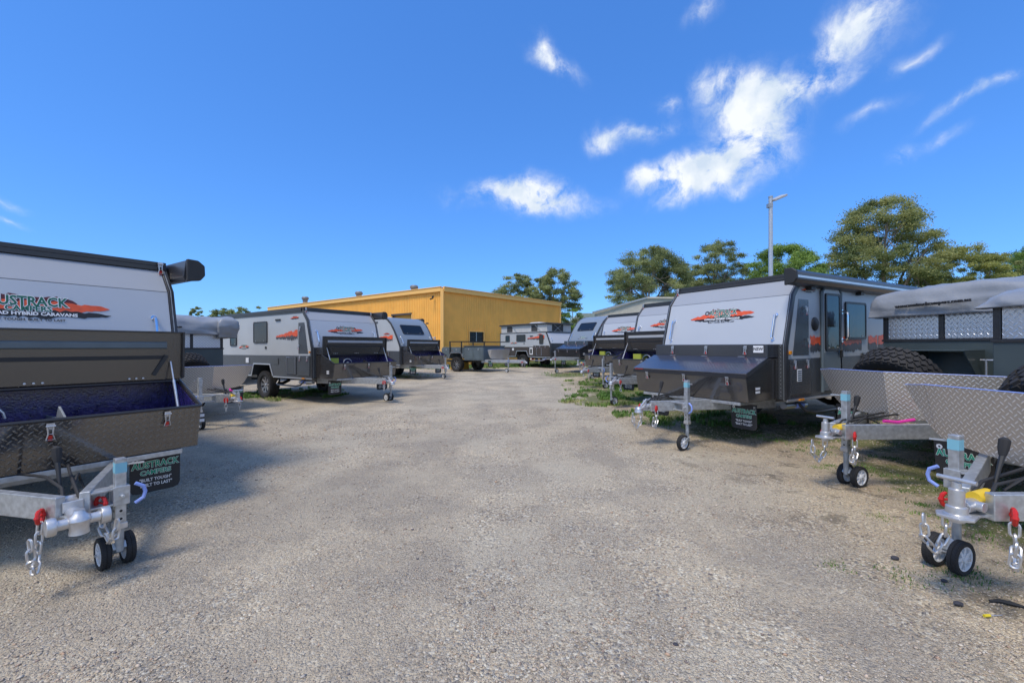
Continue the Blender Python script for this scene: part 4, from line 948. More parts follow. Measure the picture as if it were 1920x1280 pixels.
def shield(p, zt=1.17, x0=.95, x1=1.28, hw=.78, wing=.2, m=None, blue=True, drop=.0):
    plan = [(x0 - .12, -hw - wing), (x0, -hw), (x1, 0), (x0, hw), (x0 - .12, hw + wing)]
    # three sheets: two large wings meeting at the prow, each with a folded return at the end
    tot = []; 
    for s in (-1, 1):
        n = 14; top = []; bot = []
        for i in range(n + 1):
            u = i / n; x = x1 + (x0 - x1) * u; y = s * hw * u
            r = max(0, (u - .8) / .2)
            top.append((x, y, zt - .012 * u)); bot.append((x - .10, y * .97, .65 + .06 * u + .05 * r * r + drop))
        b = MB(); k = n + 1
        tk = .004
        vs = [(x, y, z) for x, y, z in top] + [(x, y, z) for x, y, z in bot] + [(x + tk, y, z) for x, y, z in top] + [(x + tk, y, z) for x, y, z in bot]
        fs = []
        for i in range(n): fs += [(i, i + 1, k + i + 1, k + i), (2 * k + i, 3 * k + i, 3 * k + i + 1, 2 * k + i + 1), (i, 2 * k + i, 2 * k + i + 1, i + 1), (k + i, k + i + 1, 3 * k + i + 1, 3 * k + i)]
        fs += [(0, k, 3 * k, 2 * k), (n, 2 * k + n, 3 * k + n, k + n)]
        b.add(vs, fs); sh = b.build('stone_shield', m or alu_tread, p)
        # end return with rounded lower corner
        n2 = 8; top = []; bot = []
        for i in range(n2 + 1):
            u = i / n2; y = s * (hw + .002 + wing * u); x = x0 - .12 * u
            top.append((x, y, zt - .012 - .02 * u * u)); bot.append((x - .10 * (1 - u), s * (hw + .002) * (.97 + .03 * u) + s * wing * u * .93, .76 + drop + .34 * u ** 1.15))
        b = MB(); k = n2 + 1
        vs = [(x, y, z) for x, y, z in top] + [(x, y, z) for x, y, z in bot] + [(x + tk, y, z) for x, y, z in top] + [(x + tk, y, z) for x, y, z in bot]; fs = []
        for i in range(n2): fs += [(i, i + 1, k + i + 1, k + i), (2 * k + i, 3 * k + i, 3 * k + i + 1, 2 * k + i + 1), (i, 2 * k + i, 2 * k + i + 1, i + 1), (k + i, k + i + 1, 3 * k + i + 1, 3 * k + i)]
        fs += [(0, k, 3 * k, 2 * k), (n2, 2 * k + n2, 3 * k + n2, k + n2)]
        b.add(vs, fs); b.build('stone_shield_return', m or alu_tread, sh)
        b = MB(); b.tube([(x1, 0, zt), (x0, s * hw, zt - .012), (x0 - .12, s * (hw + wing), zt - .032)], .005, 6); b.build('shield_edge_strip', blue_tape if blue else rub, sh)
def camper_trailer(q, label, group=None, near=True, jy=-.05, jx=1.8, double=True, cover=True, bodyx=-.4, style='pin', ax=-1.6, tip=2.0, text=True, coverz=2.2, mud=True, spare=True, spare_at=(.66, -.22, 1.045), trail=-1, name='camper_trailer', jtop=.98):
    loc, rot = stand(q, ax); p = root(name, loc, rot, label, 'camper trailer', group)
    w = .95; xb = bodyx; Ln = 2.7
    arch = [(ax - .55, .62), (ax - .42, .98), (ax + .42, .98), (ax + .55, .62)]
    MB().prism([(xb, .62), (xb, 1.50), (xb - Ln, 1.50), (xb - Ln, .62)] + arch, 'y', -w, w).build('lower_body', dkgreen, p, .008)
    MB().box((xb - Ln, -w - .012, 1.495), (xb + .012, w + .012, 1.525)).build('waist_rail', blk, p, .004)
    MB().box((xb - Ln + .03, -w + .03, 1.525), (xb - .03, w - .03, 1.84)).build('upper_body', dkgreen, p)
    for i in range(3):
        y0 = -w + .06 + i * (2 * w - .06) / 3; MB().box((xb - .03, y0, 1.53), (xb - .012, y0 + (2 * w - .06) / 3 - .06, 1.838)).build('checker_panel', alu_tread_fine, p)
        for s in (-1, 1):
            x0 = xb - .08 - i * (Ln - .06) / 3; a, b_ = sorted((s * (w - .03), s * (w - .012))); MB().box((x0 - (Ln - .06) / 3 + .06, a, 1.53), (x0, b_, 1.838)).build('checker_panel', alu_tread_fine, p)
    for i in range(4):
        y0 = -w + i * (2 * w - .06) / 3; MB().box((xb - .03, y0, 1.525), (xb + .002, y0 + .055, 1.85)).build('frame_post', blk, p, .004)
    MB().box((xb - Ln, -w, 1.84), (xb + .006, w, 1.865)).build('top_frame_rail', blk, p, .004)
    if cover:
        o = cloth_box('cover', p, xb - Ln - .06, xb + .085, -w - .07, w + .07, 1.83, coverz, q[0], canvas, amp=.045, crown=.07)
        # bunched rolled bag at the left end of the cover
        cloth_box('cover_bag', p, xb - Ln * .9, xb + .20, w - .14, w + .22, 1.76, coverz + .02, q[1] + 5, canvas, amp=.06, crown=.03, sub=(30, 14, 12), flare=-.06)
        if text:
            t = obj('lettering', text_mesh('www.austrackcampers.com.au', .062, lt_black, .0014, ext=.014), o); t.matrix_local = basis((xb + .172, -.33, 1.975), (0, 1, 0), (0, 0, 1), 0) @ Matrix.Rotation(R(1.5), 4, 'Z')
    # front shelf with slanted bracing, regulator and hose
    b = MB(); b.box((xb + .01, -.45, 1.375), (xb + .42, .10, 1.39)); b.build('shelf_top', dkgreen, p, .003)
    for y in (-.45, .088): MB().prism([(xb + .01, 1.375), (xb + .42, 1.375), (xb + .40, 1.34), (xb + .06, .95), (xb + .01, .95)], 'y', y, y + .012).build('shelf_bracket', dkgreen, p)
    MB().box((xb + .01, -.80, .80), (.74, .80, .83)).build('drawbar_deck', dkgreen, p, .004)
    b = MB(); b.cyl((xb + .16, .30, 1.0), (xb + .16, .30, 1.3), .02, 10); b.lathe([(0, 1.34), (.05, 1.33), (.055, 1.29), (.03, 1.27), (.03, 1.2), (.045, 1.19), (.045, 1.15), (0, 1.14)], (xb + .16, .30, 0), 'z', 14); b.cyl((xb + .1, .22, 1.27), (xb + .22, .38, 1.27), .014, 8); b.build('gas_regulator', zinc, p)
    b = MB(); b.tube([(xb + .16, .30, 1.33), (xb + .17, .36, 1.37), (xb + .18, .45, 1.32), (xb + .18, .54, 1.18), (xb + .18, .58, .9)], .010, 7); b.build('gas_hose', white_pl, p)
    b = MB(); b.cyl((xb + .15, .17, .84), (xb + .15, .17, 1.28), .012, 8); b.cyl((xb + .15, .12, 1.27), (xb + .15, .23, 1.27), .012, 8); b.build('tap', zinc, p)
    if spare:
        t = obj('spare_tyre', tyre_mesh(), p, (.66, -.22, 1.07), (0, 0, 0)); t.rotation_euler = (R(0), R(0), R(-90)); 
        t.matrix_local = Matrix.Translation(spare_at) @ Matrix.Rotation(R(36), 4, 'Y') @ Matrix.Rotation(R(-90), 4, 'Z'); obj('rim', rim_mesh(), t)
        MB().bar((.2, -.22, .83), (.5, -.22, 1.1), .06, .06).build('spare_wheel_bracket', blk, p)
    shield(p)
    for s in (-1, 1):
        MB().box((xb - Ln, s * .5 - .03, .50), (xb, s * .5 + .03, .615)).build('chassis_rail', galv_dull, p)
        wheel(p, ax, s * .82, s, .395)
        b = MB(); b.prism(offset_strip([(ax - .6, .62), (ax - .45, .99), (ax + .45, .99), (ax + .6, .62)], -.02, .01), 'y', min(s * .72, s * 1.0), max(s * .72, s * 1.0)); b.build('wheel_guard', blk, p)
    drawbar(p, jx=jx, jy=jy, double=double, near=near, gj=(local_ground(q, ax, jx)), tip=tip, style=style, trail=trail, jtop=jtop, halfw=.80)
    if mud:
        for y in (-.62, .62): flap(p, basis((.80, y, .70), (0, 1, 0), (.12, 0, 1)), .36, .36)
    b = MB(); b.tube([(1.30, .28, .70), (1.45, .22, .675), (1.6, .18, .69)], .016, 8); b.build('pink_tie_down_strap', pink, p)
    return p

# ------------------------------------------------------------------ steel shed and other buildings
def ribbed_wall(name, m, p, a, b, z0, z1, pitch=.19, holes=()):
    """one profiled steel wall; every rib is real relief. holes: (s0, s1, z0, z1) along the wall"""
    a = Vector((*a, 0)); b = Vector((*b, 0)); d = (b - a).normalized(); n = Vector((d.y, -d.x, 0)); Ln = (b - a).length; M = MB(); cols = []
    k = int(Ln / pitch)
    for i in range(k + 1):
        s = i * pitch
        for (ds, o) in ((0, 0), (pitch * .66, 0), (pitch * .74, .032), (pitch * .92, .032)): cols.append((min(s + ds, Ln), o))
    def zs_at(s0, s1):
        out = [(z0, z1)]
        for (h0, h1, hz0, hz1) in holes:
            if s1 > h0 and s0 < h1: out = [(z0, hz0), (hz1, z1)]
        return out
    for (s0, o0), (s1, o1) in zip(cols, cols[1:]):
        if s1 - s0 < 1e-5 and abs(o0 - o1) < 1e-6: continue
        for (za, zb) in zs_at(s0 + 1e-4, s1 - 1e-4):
            if zb - za < .01: continue
            p0 = a + d * s0 + n * o0; p1 = a + d * s1 + n * o1
            M.add([(p0.x, p0.y, za), (p1.x, p1.y, za), (p1.x, p1.y, zb), (p0.x, p0.y, zb)], [(0, 1, 2, 3)])
    me = bpy.data.meshes.new(name); me.from_pydata(M.v, [], M.f); me.update(); me.materials.append(m)
    return obj(name, me, p)
def yellow_shed():
    p = root('yellow_shed', (0, 0, 0), label='long yellow ribbed steel shed with low roof behind the parked vans', cat='shed')
    c = Vector((-4.9, 30.0, 0)); dl = Vector((-.80, .60, 0)); dr = Vector((.653, .757, 0)); zt = 5.52; g = .1
    L_ = c + dl * 26.5; Rr = c + dr * 14.5
    # wall outward normals: left wall faces (-.6,-.8); right wall faces (.757,-.653)
    hw = [(-.1, 0, 0, 0)]
    ribbed_wall('ribbed_wall', shed_y, p, (L_.x, L_.y), (c.x, c.y), g, zt, holes=[(26.5 - 5.6, 26.5 - 3.2, g, 3.9)])
    ribbed_wall('ribbed_wall', shed_y, p, (c.x, c.y), (Rr.x, Rr.y), g, zt, holes=[(2.55, 4.15, 1.72, 2.62)])
    back = Rr + dl * 26.5
    for nm, a, b in (('rear_wall', Rr, back), ('rear_wall', back, L_)):
        MB().add([(a.x, a.y, g), (b.x, b.y, g), (b.x, b.y, zt), (a.x, a.y, zt)], [(0, 1, 2, 3)]).build(nm, shed_y, p)
    up = Vector((0, 0, 1))
    nl = Vector((-.6, -.8, 0)); nr = Vector((.757, -.653, 0))
    # corner post, fascia and barge trims
    MB().bar((c.x, c.y - .05, g), (c.x, c.y - .05, zt), .22, .22, up=(0, 1, 0)).build('corner_flashing', shed_y_trim, p, .01)
    MB().bar(Rr + nr * .06 + up * g, Rr + nr * .06 + up * zt, .16, .16, up=(0, 1, 0)).build('corner_flashing', shed_y_trim, p, .01)
    MB().bar(L_ + nl * .12 + up * (zt - .05) - dl * 0, c + nl * .12 + up * (zt - .05), .16, .30).build('fascia', shed_y_trim, p, .02)
    MB().bar(c + nr * .12 + up * (zt - .05), Rr + nr * .12 + up * (zt - .05), .16, .30).build('fascia', shed_y_trim, p, .02)
    MB().bar(L_ + nl * .14 + up * (zt + .13), c + nl * .14 + up * (zt + .13), .2, .06).build('roof_capping', shed_y_trim, p, .01)
    MB().bar(c + nr * .14 + up * (zt + .13), Rr + nr * .14 + up * (zt + .13), .2, .06).build('roof_capping', shed_y_trim, p, .01)
    mid1 = c + dr * 7.25; mid2 = L_ + dr * 7.25
    MB().add([tuple(c + up * (zt + .1)), tuple(mid1 + up * (zt + .12)), tuple(mid2 + up * (zt + .12)), tuple(L_ + up * (zt + .1)), tuple(Rr + up * (zt + .1)), tuple(back + up * (zt + .1))], [(0, 1, 2, 3), (1, 4, 5, 2)]).build('roof', shed_y_trim, p)
    # window with grille in the right wall
    wc = c + dr * 3.35; M_ = basis((wc.x, wc.y, 2.17), (dr.x, dr.y, 0), (0, 0, 1), -.06)
    f = MB()
    for a, b in (((-.82, -.47, 0), (.82, -.41, .13)), ((-.82, .41, 0), (.82, .47, .13)), ((-.82, -.41, 0), (-.76, .41, .13)), ((.76, -.41, 0), (.82, .41, .13))): f.box(a, b)
    w = f.build('window', shed_y_trim, p); w.matrix_local = M_
    MB().box((-.76, -.41, .0), (.76, .41, .012)).build('window_pane', win_g, w)
    MB().box((-.02, -.41, .013), (.02, .41, .06)).build('window_mullion', alu, w)
    b = MB()
    for k in range(18):
        if k != 9: b.box((-.76 + k * .0845 - .008, -.41, .075), (-.76 + k * .0845 + .008, .41, .09))
    b.box((-.76, .0, .09), (.76, .02, .10)); b.build('window_grille', blk, w)
    # large roller door opening in the left wall, dark inside
    a = c + dl * 5.6; b_ = c + dl * 3.2; ins = nl * -.25
    MB().add([tuple(a + ins + up * g), tuple(b_ + ins + up * g), tuple(b_ + ins + up * 3.9), tuple(a + ins + up * 3.9)], [(0, 1, 2, 3)]).build('roller_door', shed_y, p)
    MB().bar(a + nl * .03 + up * 3.92, b_ + nl * .03 + up * 3.92, .12, .14).build('door_head', bronze, p)
    for e in (a, b_): MB().bar(e + nl * .02 + up * g, e + nl * .02 + up * 3.9, .1, .1, up=(0, 1, 0)).build('door_jamb', shed_y_trim, p)
    # security camera near the corner
    q = c + dl * .75 + nl * .2; b = MB(); b.cyl(q + up * 4.9, q + nl * .25 + up * 4.8, .05, 10); b.cbox(tuple(q + up * 5.0), (.12, .12, .14)); b.build('security_camera', blk_pl, p)
    # three mushroom roof vents
    for (px, py, dpt) in ((552, 577, 41), (653, 555, 37), (757, 543, 33.2)):
        x = (px - 960) / 800 * dpt + .6; 
        v = MB(); v.lathe([(0, .80), (.25, .78), (.33, .68), (.33, .56), (.25, .52), (.22, .3), (.22, 0)], (x, dpt + .9, zt + .05), 'z', 16); v.lathe([(.25, .50), (.28, .51), (.28, .53), (.25, .54)], (x, dpt + .9, zt + .05), 'z', 16); v.build('roof_vent', mat('weathered_vent_steel', (.2, .21, .22), .6, metal=.4), p)
yellow_shed()
def gate():
    p = root('pipe_gate', (-5.5, 28.6, gz(-5.5, 28.6)), (0, 0, R(-10)), 'galvanised pipe gate with mesh standing before the shed corner', 'gate')
    for x in (-1.3, .35): b = MB(); b.cyl((x, 0, 0), (x, 0, 2.0), .04, 10); b.build('gate_post', galv, p)
    for z in (.3, 1.15, 1.95): b = MB(); b.cyl((-1.3, 0, z), (.35, 0, z), .025, 8); b.build('gate_rail', galv, p)
    for k in range(9): b = MB(); b.cyl((-1.2 + k * .18, 0, .3), (-1.2 + k * .18, 0, 1.95), .006, 5); b.build('gate_wire', galv_dull, p)
gate()
def cream_shed():
    p = root('cream_shed', (0, 0, 0), label='cream steel gabled shed rising behind the row of vans on the right', cat='shed')
    a = Vector((11.2, 58)); b = Vector((17.4, 55)); e = Vector((24, 52)); z0, z1, z2 = .2, 6.1, 7.7
    d = (e - a).normalized(); dn = Vector((.42, .91))
    ribbed_wall('ribbed_wall', cream, p, tuple(a), tuple(e), z0, z1, .3)
    m = a + (b - a)
    MB().add([(a.x, a.y, z1), (e.x, e.y, z1), (e.x, e.y, z2 - .4), (b.x, b.y, z2)], [(0, 1, 2, 3)]).build('gable_wall', cream, p)
    f = a + dn * 20; g_ = b + dn * 20; h = e + dn * 20
    MB().add([(a.x, a.y, z1 + .05), (b.x, b.y, z2 + .05), (g_.x, g_.y, z2 + .05), (f.x, f.y, z1 + .05), (e.x, e.y, z2 - .35), (h.x, h.y, z2 - .35)], [(0, 1, 2, 3), (1, 4, 5, 2)]).build('roof', cream, p)
    MB().add([(a.x, a.y, z0), (f.x, f.y, z0), (f.x, f.y, z1), (a.x, a.y, z1)], [(0, 1, 2, 3)]).build('side_wall', cream, p)
    MB().bar((a.x - .3, a.y - .15, z1 - .02), (b.x, b.y - .15, z2 + .06), .12, .22).build('barge_board', galv_dull, p)
    MB().bar((b.x, b.y - .15, z2 + .06), (e.x, e.y - .15, z2 - .34), .12, .22).build('barge_board', cream, p)
cream_shed()
def green_roof():
    p = root('green_roofed_house', (0, 0, 0), label='low building with pale green metal roof beyond the yellow shed', cat='building')
    MB().box((8.6, 66, .2), (22, 74, 4.6)).build('wall', cream, p)
    MB().prism([(8.0, 4.6), (10.6, 6.6), (22.5, 6.6), (22.5, 4.6)], 'y', 65.4, 74.6).build('roof', roof_gr, p)
    b = MB(); b.cyl((9.1, 64, .2), (9.1, 64, 8.0), .07, 8); b.build('mast', galv_dull, p)
green_roof()
def light_pole():
    x, y = (1445 - 960) / 800 * 22, 22; p = root('light_pole', (x, y, gz(x, y)), label='tall galvanised pole with one tilted floodlight above the right row', cat='light pole')
    b = MB(); b.cyl((0, 0, 0), (0, 0, 8.9), .12, 16, .095); b.build('pole', galv, p)
    b = MB(); b.cyl((-.06, 0, 8.55), (.12, 0, 8.75), .05, 10); b.cbox((-.05, 0, 8.45), (.22, .22, .2)); b.cyl((0, 0, 8.85), (0, 0, 8.93), .11, 14); b.build('lamp_bracket', galv_dull, p)
    hd = MB(); hd.box((-.12, -.27, -.05), (.58, .27, .05)); o = hd.build('floodlight', grey_pl, p, .02, loc=(.16, 0, 8.75), rot=(R(12), R(-24), 0))
    MB().box((-.08, -.23, -.058), (.52, .23, -.051)).build('floodlight_lens', mat('floodlight_glass', (.35, .37, .4), .15), o)
light_pole()

# ------------------------------------------------------------------ trees
def leaf_mat(name, a, b):
    m = bpy.data.materials.new(name); m.use_nodes = True; n = m.node_tree.nodes; lk = m.node_tree.links.new; bs = n['Principled BSDF']; bs.inputs['Roughness'].default_value = .55
    at = n.new('ShaderNodeAttribute'); at.attribute_name = 'tone'; q = n.new('ShaderNodeValToRGB'); lk(at.outputs['Fac'], q.inputs[0]); e = q.color_ramp.elements
    e[0].color = (*a, 1); e[1].color = (*b, 1); lk(q.outputs[0], bs.inputs['Base Color'])
    tr = n.new('ShaderNodeBsdfTranslucent'); lk(q.outputs[0], tr.inputs[0]); mx = n.new('ShaderNodeMixShader'); mx.inputs[0].default_value = .45
    lk(bs.outputs[0], mx.inputs[1]); lk(tr.outputs[0], mx.inputs[2]); lk(mx.outputs[0], n['Material Output'].inputs[0]); return m
LEAF = {'gum': leaf_mat('gum_leaf', (.11, .155, .06), (.46, .50, .21)), 'green': leaf_mat('green_leaf', (.10, .19, .04), (.38, .53, .12)), 'rust': leaf_mat('rusty_green_leaf', (.13, .18, .06), (.50, .50, .19)), 'olive': leaf_mat('olive_leaf', (.17, .21, .05), (.54, .54, .17))}
def tree(label, px, py_top, hwpx, dist, z_bot=None, kind='gum', seed=1, fork=.35, clumps=42, dens=1.0, flat_=.6, open_=1.0, leaf=.13, fall=.34, group='trees beyond the sheds'):
    """crown silhouette: centre px, top py, half width in photo pixels at the given distance"""
    rg = random.Random(seed); nr = np.random.default_rng(seed)
    x = (px - 960) / 800 * dist; H = (650 - py_top) / 800 * dist + CAMH; g = .2; W_ = hwpx / 800 * dist
    p = root('tree', (x, dist, g), label=label, cat='tree', group=group); H -= g
    tb = MB(); tips = []
    th = H * fork; r0 = .02 * H + .05
    base = [Vector((0, 0, 0)), Vector((rg.uniform(-.2, .2), 0, th * .5)), Vector((rg.uniform(-.4, .4), rg.uniform(-.3, .3), th))]
    tb.tube(base, [r0, r0 * .85, r0 * .7], 8)
    nl = 5
    tops = []
    for i in range(nl):
        a = 2 * math.pi * i / nl + rg.uniform(-.5, .5); rr = W_ * rg.uniform(.45, .75); e = Vector((math.cos(a) * rr, math.sin(a) * rr * .8, H * rg.uniform(.62, .82)))
        m1 = base[2].lerp(e, .5) + Vector((rg.uniform(-.1, .1) * W_, 0, H * .04)); m1.x *= .8
        tb.tube([base[2] - Vector((0, 0, .2)), base[2].lerp(m1, .5) + Vector((0, 0, H * .03)), m1, e], [r0 * .55, r0 * .42, r0 * .3, r0 * .12], 6); tops.append((m1, e))
    cl = []
    clumps = int(clumps * 2.4)
    for k in range(clumps):
        # clumps spread over an umbrella-shaped crown, thicker towards its outside
        a = rg.uniform(0, 6.28); r = W_ * (.08 + .90 * math.sqrt(rg.random())); u = min(1, r / W_)
        topz = H * (1 - fall * u ** 2.4); botz = H * (fork + .04 + .10 * u); z = botz + (topz - botz) * (1 - rg.random() ** 1.8 * open_)
        rc = W_ * rg.uniform(.10, .20); c = Vector((math.cos(a) * r, math.sin(a) * r * .8, min(z, topz - rc * flat_)))
        if c.x + rc > W_: c.x = W_ - rc
        if c.x - rc < -W_: c.x = -W_ + rc
        cl.append((c, rc)); m1, e = min(tops, key=lambda t: (t[1] - c).length); s = m1.lerp(e, rg.uniform(.1, .8))
        if k % 2 == 0: tb.tube([s, s.lerp(c, .5) + Vector((0, 0, -.03 * H)), c], [r0 * .12, r0 * .08, r0 * .03], 4)
    cl.append((Vector((rg.uniform(-.1, .1) * W_, 0, H - W_ * .13)), W_ * .16))
    tb.build('trunk', bark, p)
    Vs = []; T = []
    for (c, rc) in cl:
        n = int(rc * rc * 11 * dens / leaf ** 2) + 50
        d = nr.normal(size=(n, 3)); d /= np.linalg.norm(d, axis=1)[:, None]; rad = rc * (nr.random((n, 1)) ** .5) * (1 + .5 * nr.normal(size=(n, 1)) * .5)
        ell = np.array([nr.uniform(.8, 1.4), nr.uniform(.8, 1.2), flat_ * nr.uniform(.7, 1.3)])
        pos = np.array(c) + d * rad * ell; s = leaf * (.35 + .75 * nr.random((n, 1)))
        a = nr.normal(size=(n, 3)); a /= np.linalg.norm(a, axis=1)[:, None]; b = np.cross(a, nr.normal(size=(n, 3))); b /= np.linalg.norm(b, axis=1)[:, None]
        Vs.append(np.stack([pos + a * s, pos + b * s * .45, pos - a * s, pos - b * s * .45], 1)); base_t = rg.uniform(.1, .9)
        T.append(np.clip(base_t + nr.normal(size=n) * .22, 0, 1))
    V = np.concatenate(Vs).reshape(-1, 3); n = len(V) // 4; F = np.arange(n * 4).reshape(n, 4)
    me = mesh_np('crown', V, F, LEAF[kind]); set_tone(me, np.concatenate(T), 4 if False else 1); obj('crown', me, p)
    return p
def set_tone(me, tone, per):
    at = me.attributes.new('tone', 'FLOAT', 'FACE'); at.data.foreach_set('value', np.repeat(np.asarray(tone, np.float32), per))
tree('rounded gum tree just right of the yellow shed, left of its twin', 968, 510, 48, 62, seed=11, clumps=44, dens=1.2, fork=.25)
tree('taller open gum tree directly behind the right end of the yellow shed', 1040, 500, 50, 58, seed=12, clumps=60, fork=.18, dens=1.2)
tree('low bushy green tree at the far end of the yellow shed', 1072, 578, 28, 56, kind='green', seed=13, clumps=20, fork=.2)
tree('broad spreading gum tree over the cream shed with bare limbs showing', 1215, 461, 78, 66, seed=14, clumps=60, fork=.30, open_=.8)
tree('slender layered gum tree left of the light pole', 1348, 448, 58, 70, seed=15, clumps=56, fork=.3, open_=.8)
tree('dense bright green tree behind the light pole', 1470, 457, 76, 60, kind='green', seed=16, clumps=60, dens=1.3, fork=.25)
tree('tallest round-headed tree with rusty tips above the big caravan', 1656, 366, 98, 62, kind='rust', seed=17, clumps=95, dens=.8, fork=.12, leaf=.16, fall=.42)
tree('bushy olive green tree behind the covered camper trailer', 1812, 458, 74, 60, kind='olive', seed=18, clumps=60, dens=1.4, fork=.2)
tree('golden topped tree near the right edge of the picture', 1885, 472, 42, 64, kind='rust', seed=19, clumps=36, dens=1.3, fork=.2)
tree('dark green tree at the far right edge', 1955, 456, 72, 66, kind='green', seed=20, clumps=60, dens=1.4, fork=.2)
tree('smallest of the low trees on the left skyline', 368, 574, 16, 90, seed=21, clumps=24, fork=.5, leaf=.2)
tree('first of three low gum trees above the grey caravan roof', 418, 576, 28, 88, seed=22, clumps=30, fork=.4, leaf=.2)
tree('middle one of three low gum trees above the grey caravan roof', 450, 574, 28, 88, seed=23, clumps=30, fork=.4, leaf=.2)
tree('right one of three low gum trees above the grey caravan roof', 482, 573, 22, 90, seed=24, clumps=26, fork=.4, leaf=.2)
tree('short shrubby tree peeping over the curved grey hybrid van', 1128, 582, 26, 75, seed=25, clumps=26, fork=.3, leaf=.2)
tree('small gum filling the gap between big gum and slender gum', 1290, 492, 34, 78, seed=26, clumps=24, fork=.3)

# ------------------------------------------------------------------ the vehicles, each on its own spot (x, y, heading, nose-up)
CG = 'grey and white hybrid caravans'
v_R2 = caravan((3.40, 7.08, 209.9, -.7), 'largest grey caravan on the right with closed black toolbox and sloping lid', CG, jy=.42, jx=1.28, side='L', near=True, trail=1)
# NSW plate on the upper toolbox of that caravan
b = Bx('state_plate', lt_white, v_R2, (.301, .80, 1.35), (.305, .945, 1.45), 0); t = obj('lettering', text_mesh('NSW', .062, lt_black, .0016), b); t.matrix_local = basis((.3052, .872, 1.40), (0, 1, 0), (0, 0, 1), .0008)
Bx('red_warning_sticker', redp, v_R2, (.845, -.98, 1.057), (.853, -.80, 1.062), 0)
v_L1 = caravan((-4.20, 3.68, -34.0, -.6), 'nearest caravan at the left edge with open empty toolbox and twin jockey wheels', CG, lid=True, jy=.24, jx=1.58, double=True, style='cross', side='R', jtop=.84)
b = Bx('reflector_bracket', blk_pl, v_L1, (.44, 1.0, .83), (.455, 1.17, .93), .002)
for z in (.84, .89): Bx('reflector', white_pl, b, (.456, 1.09, z), (.460, 1.165, z + .03), 0)
v_L3 = caravan((-4.58, 11.98, -33.4, .3), 'grey caravan beside the yellow shed showing its windowed side and open toolbox', CG, lid=True, jy=.42, jx=1.25, double=True, near=False)
v_R3 = caravan((3.82, 10.64, 210, -.1), 'white fronted caravan with open toolbox, directly left of the largest one', CG, lid=True, jy=-.42, jx=1.4, near=False, side='L')
v_R4 = caravan((3.85, 15.0, 211, -.6), 'white fronted caravan with open toolbox, between its twin and the curved grey van', CG, lid=True, jy=.42, near=False, side='L')
v_L4 = caravan((-4.21, 19.2, -35, -.4), 'curved slate grey van with sloped front window and open toolbox, left of the shed corner', 'curved slate hybrid vans', kind='B', lid=True, near=False, dark=True)
v_R5 = caravan((3.45, 21.6, 210, .4), 'curved slate grey van with sloped front window and closed toolbox in the right row', 'curved slate hybrid vans', kind='B', near=False, dark=True, side='L', jy=-.42, dz=.06, awn=False)
v_C2 = caravan((3.08, 25.6, -50, 0), 'pop-top caravan with raised canvas roof and bronze lower side before the yellow shed', None, kind='C', near=False)
v_L2b = caravan((-11.4, 17.2, -58, 0), 'caravan glimpsed behind the covered trailer with dark open toolbox', CG, lid=True, near=False, jy=-.42)
TG = 'camper trailers with checkerplate stone shields'
v_R1a = camper_trailer((5.22, 5.03, 199.5, -.5), 'covered camper trailer with web address on its grey cover, beside the largest caravan', TG)
v_R1b = camper_trailer((4.56, 3.08, 198.5, -.6), 'nearest camper trailer at the right edge, cut off behind its large shield', TG, jy=-.31, jx=1.53, text=False, coverz=1.98, trail=1, jtop=.88, spare_at=(.64, -.07, 1.0))
v_L2 = camper_trailer((-6.98, 9.08, -31, 0), 'camper trailer with rolled grey cover between the near and the windowed left caravans', TG, near=False, jy=-.42, jx=1.7, text=True, coverz=2.2)
v_H = camper_trailer((4.6, 18.6, 210, 0), 'camper trailer mostly hidden between the curved van and the open toolbox vans', TG, near=False, text=False, coverz=2.0, jy=.3, double=False)

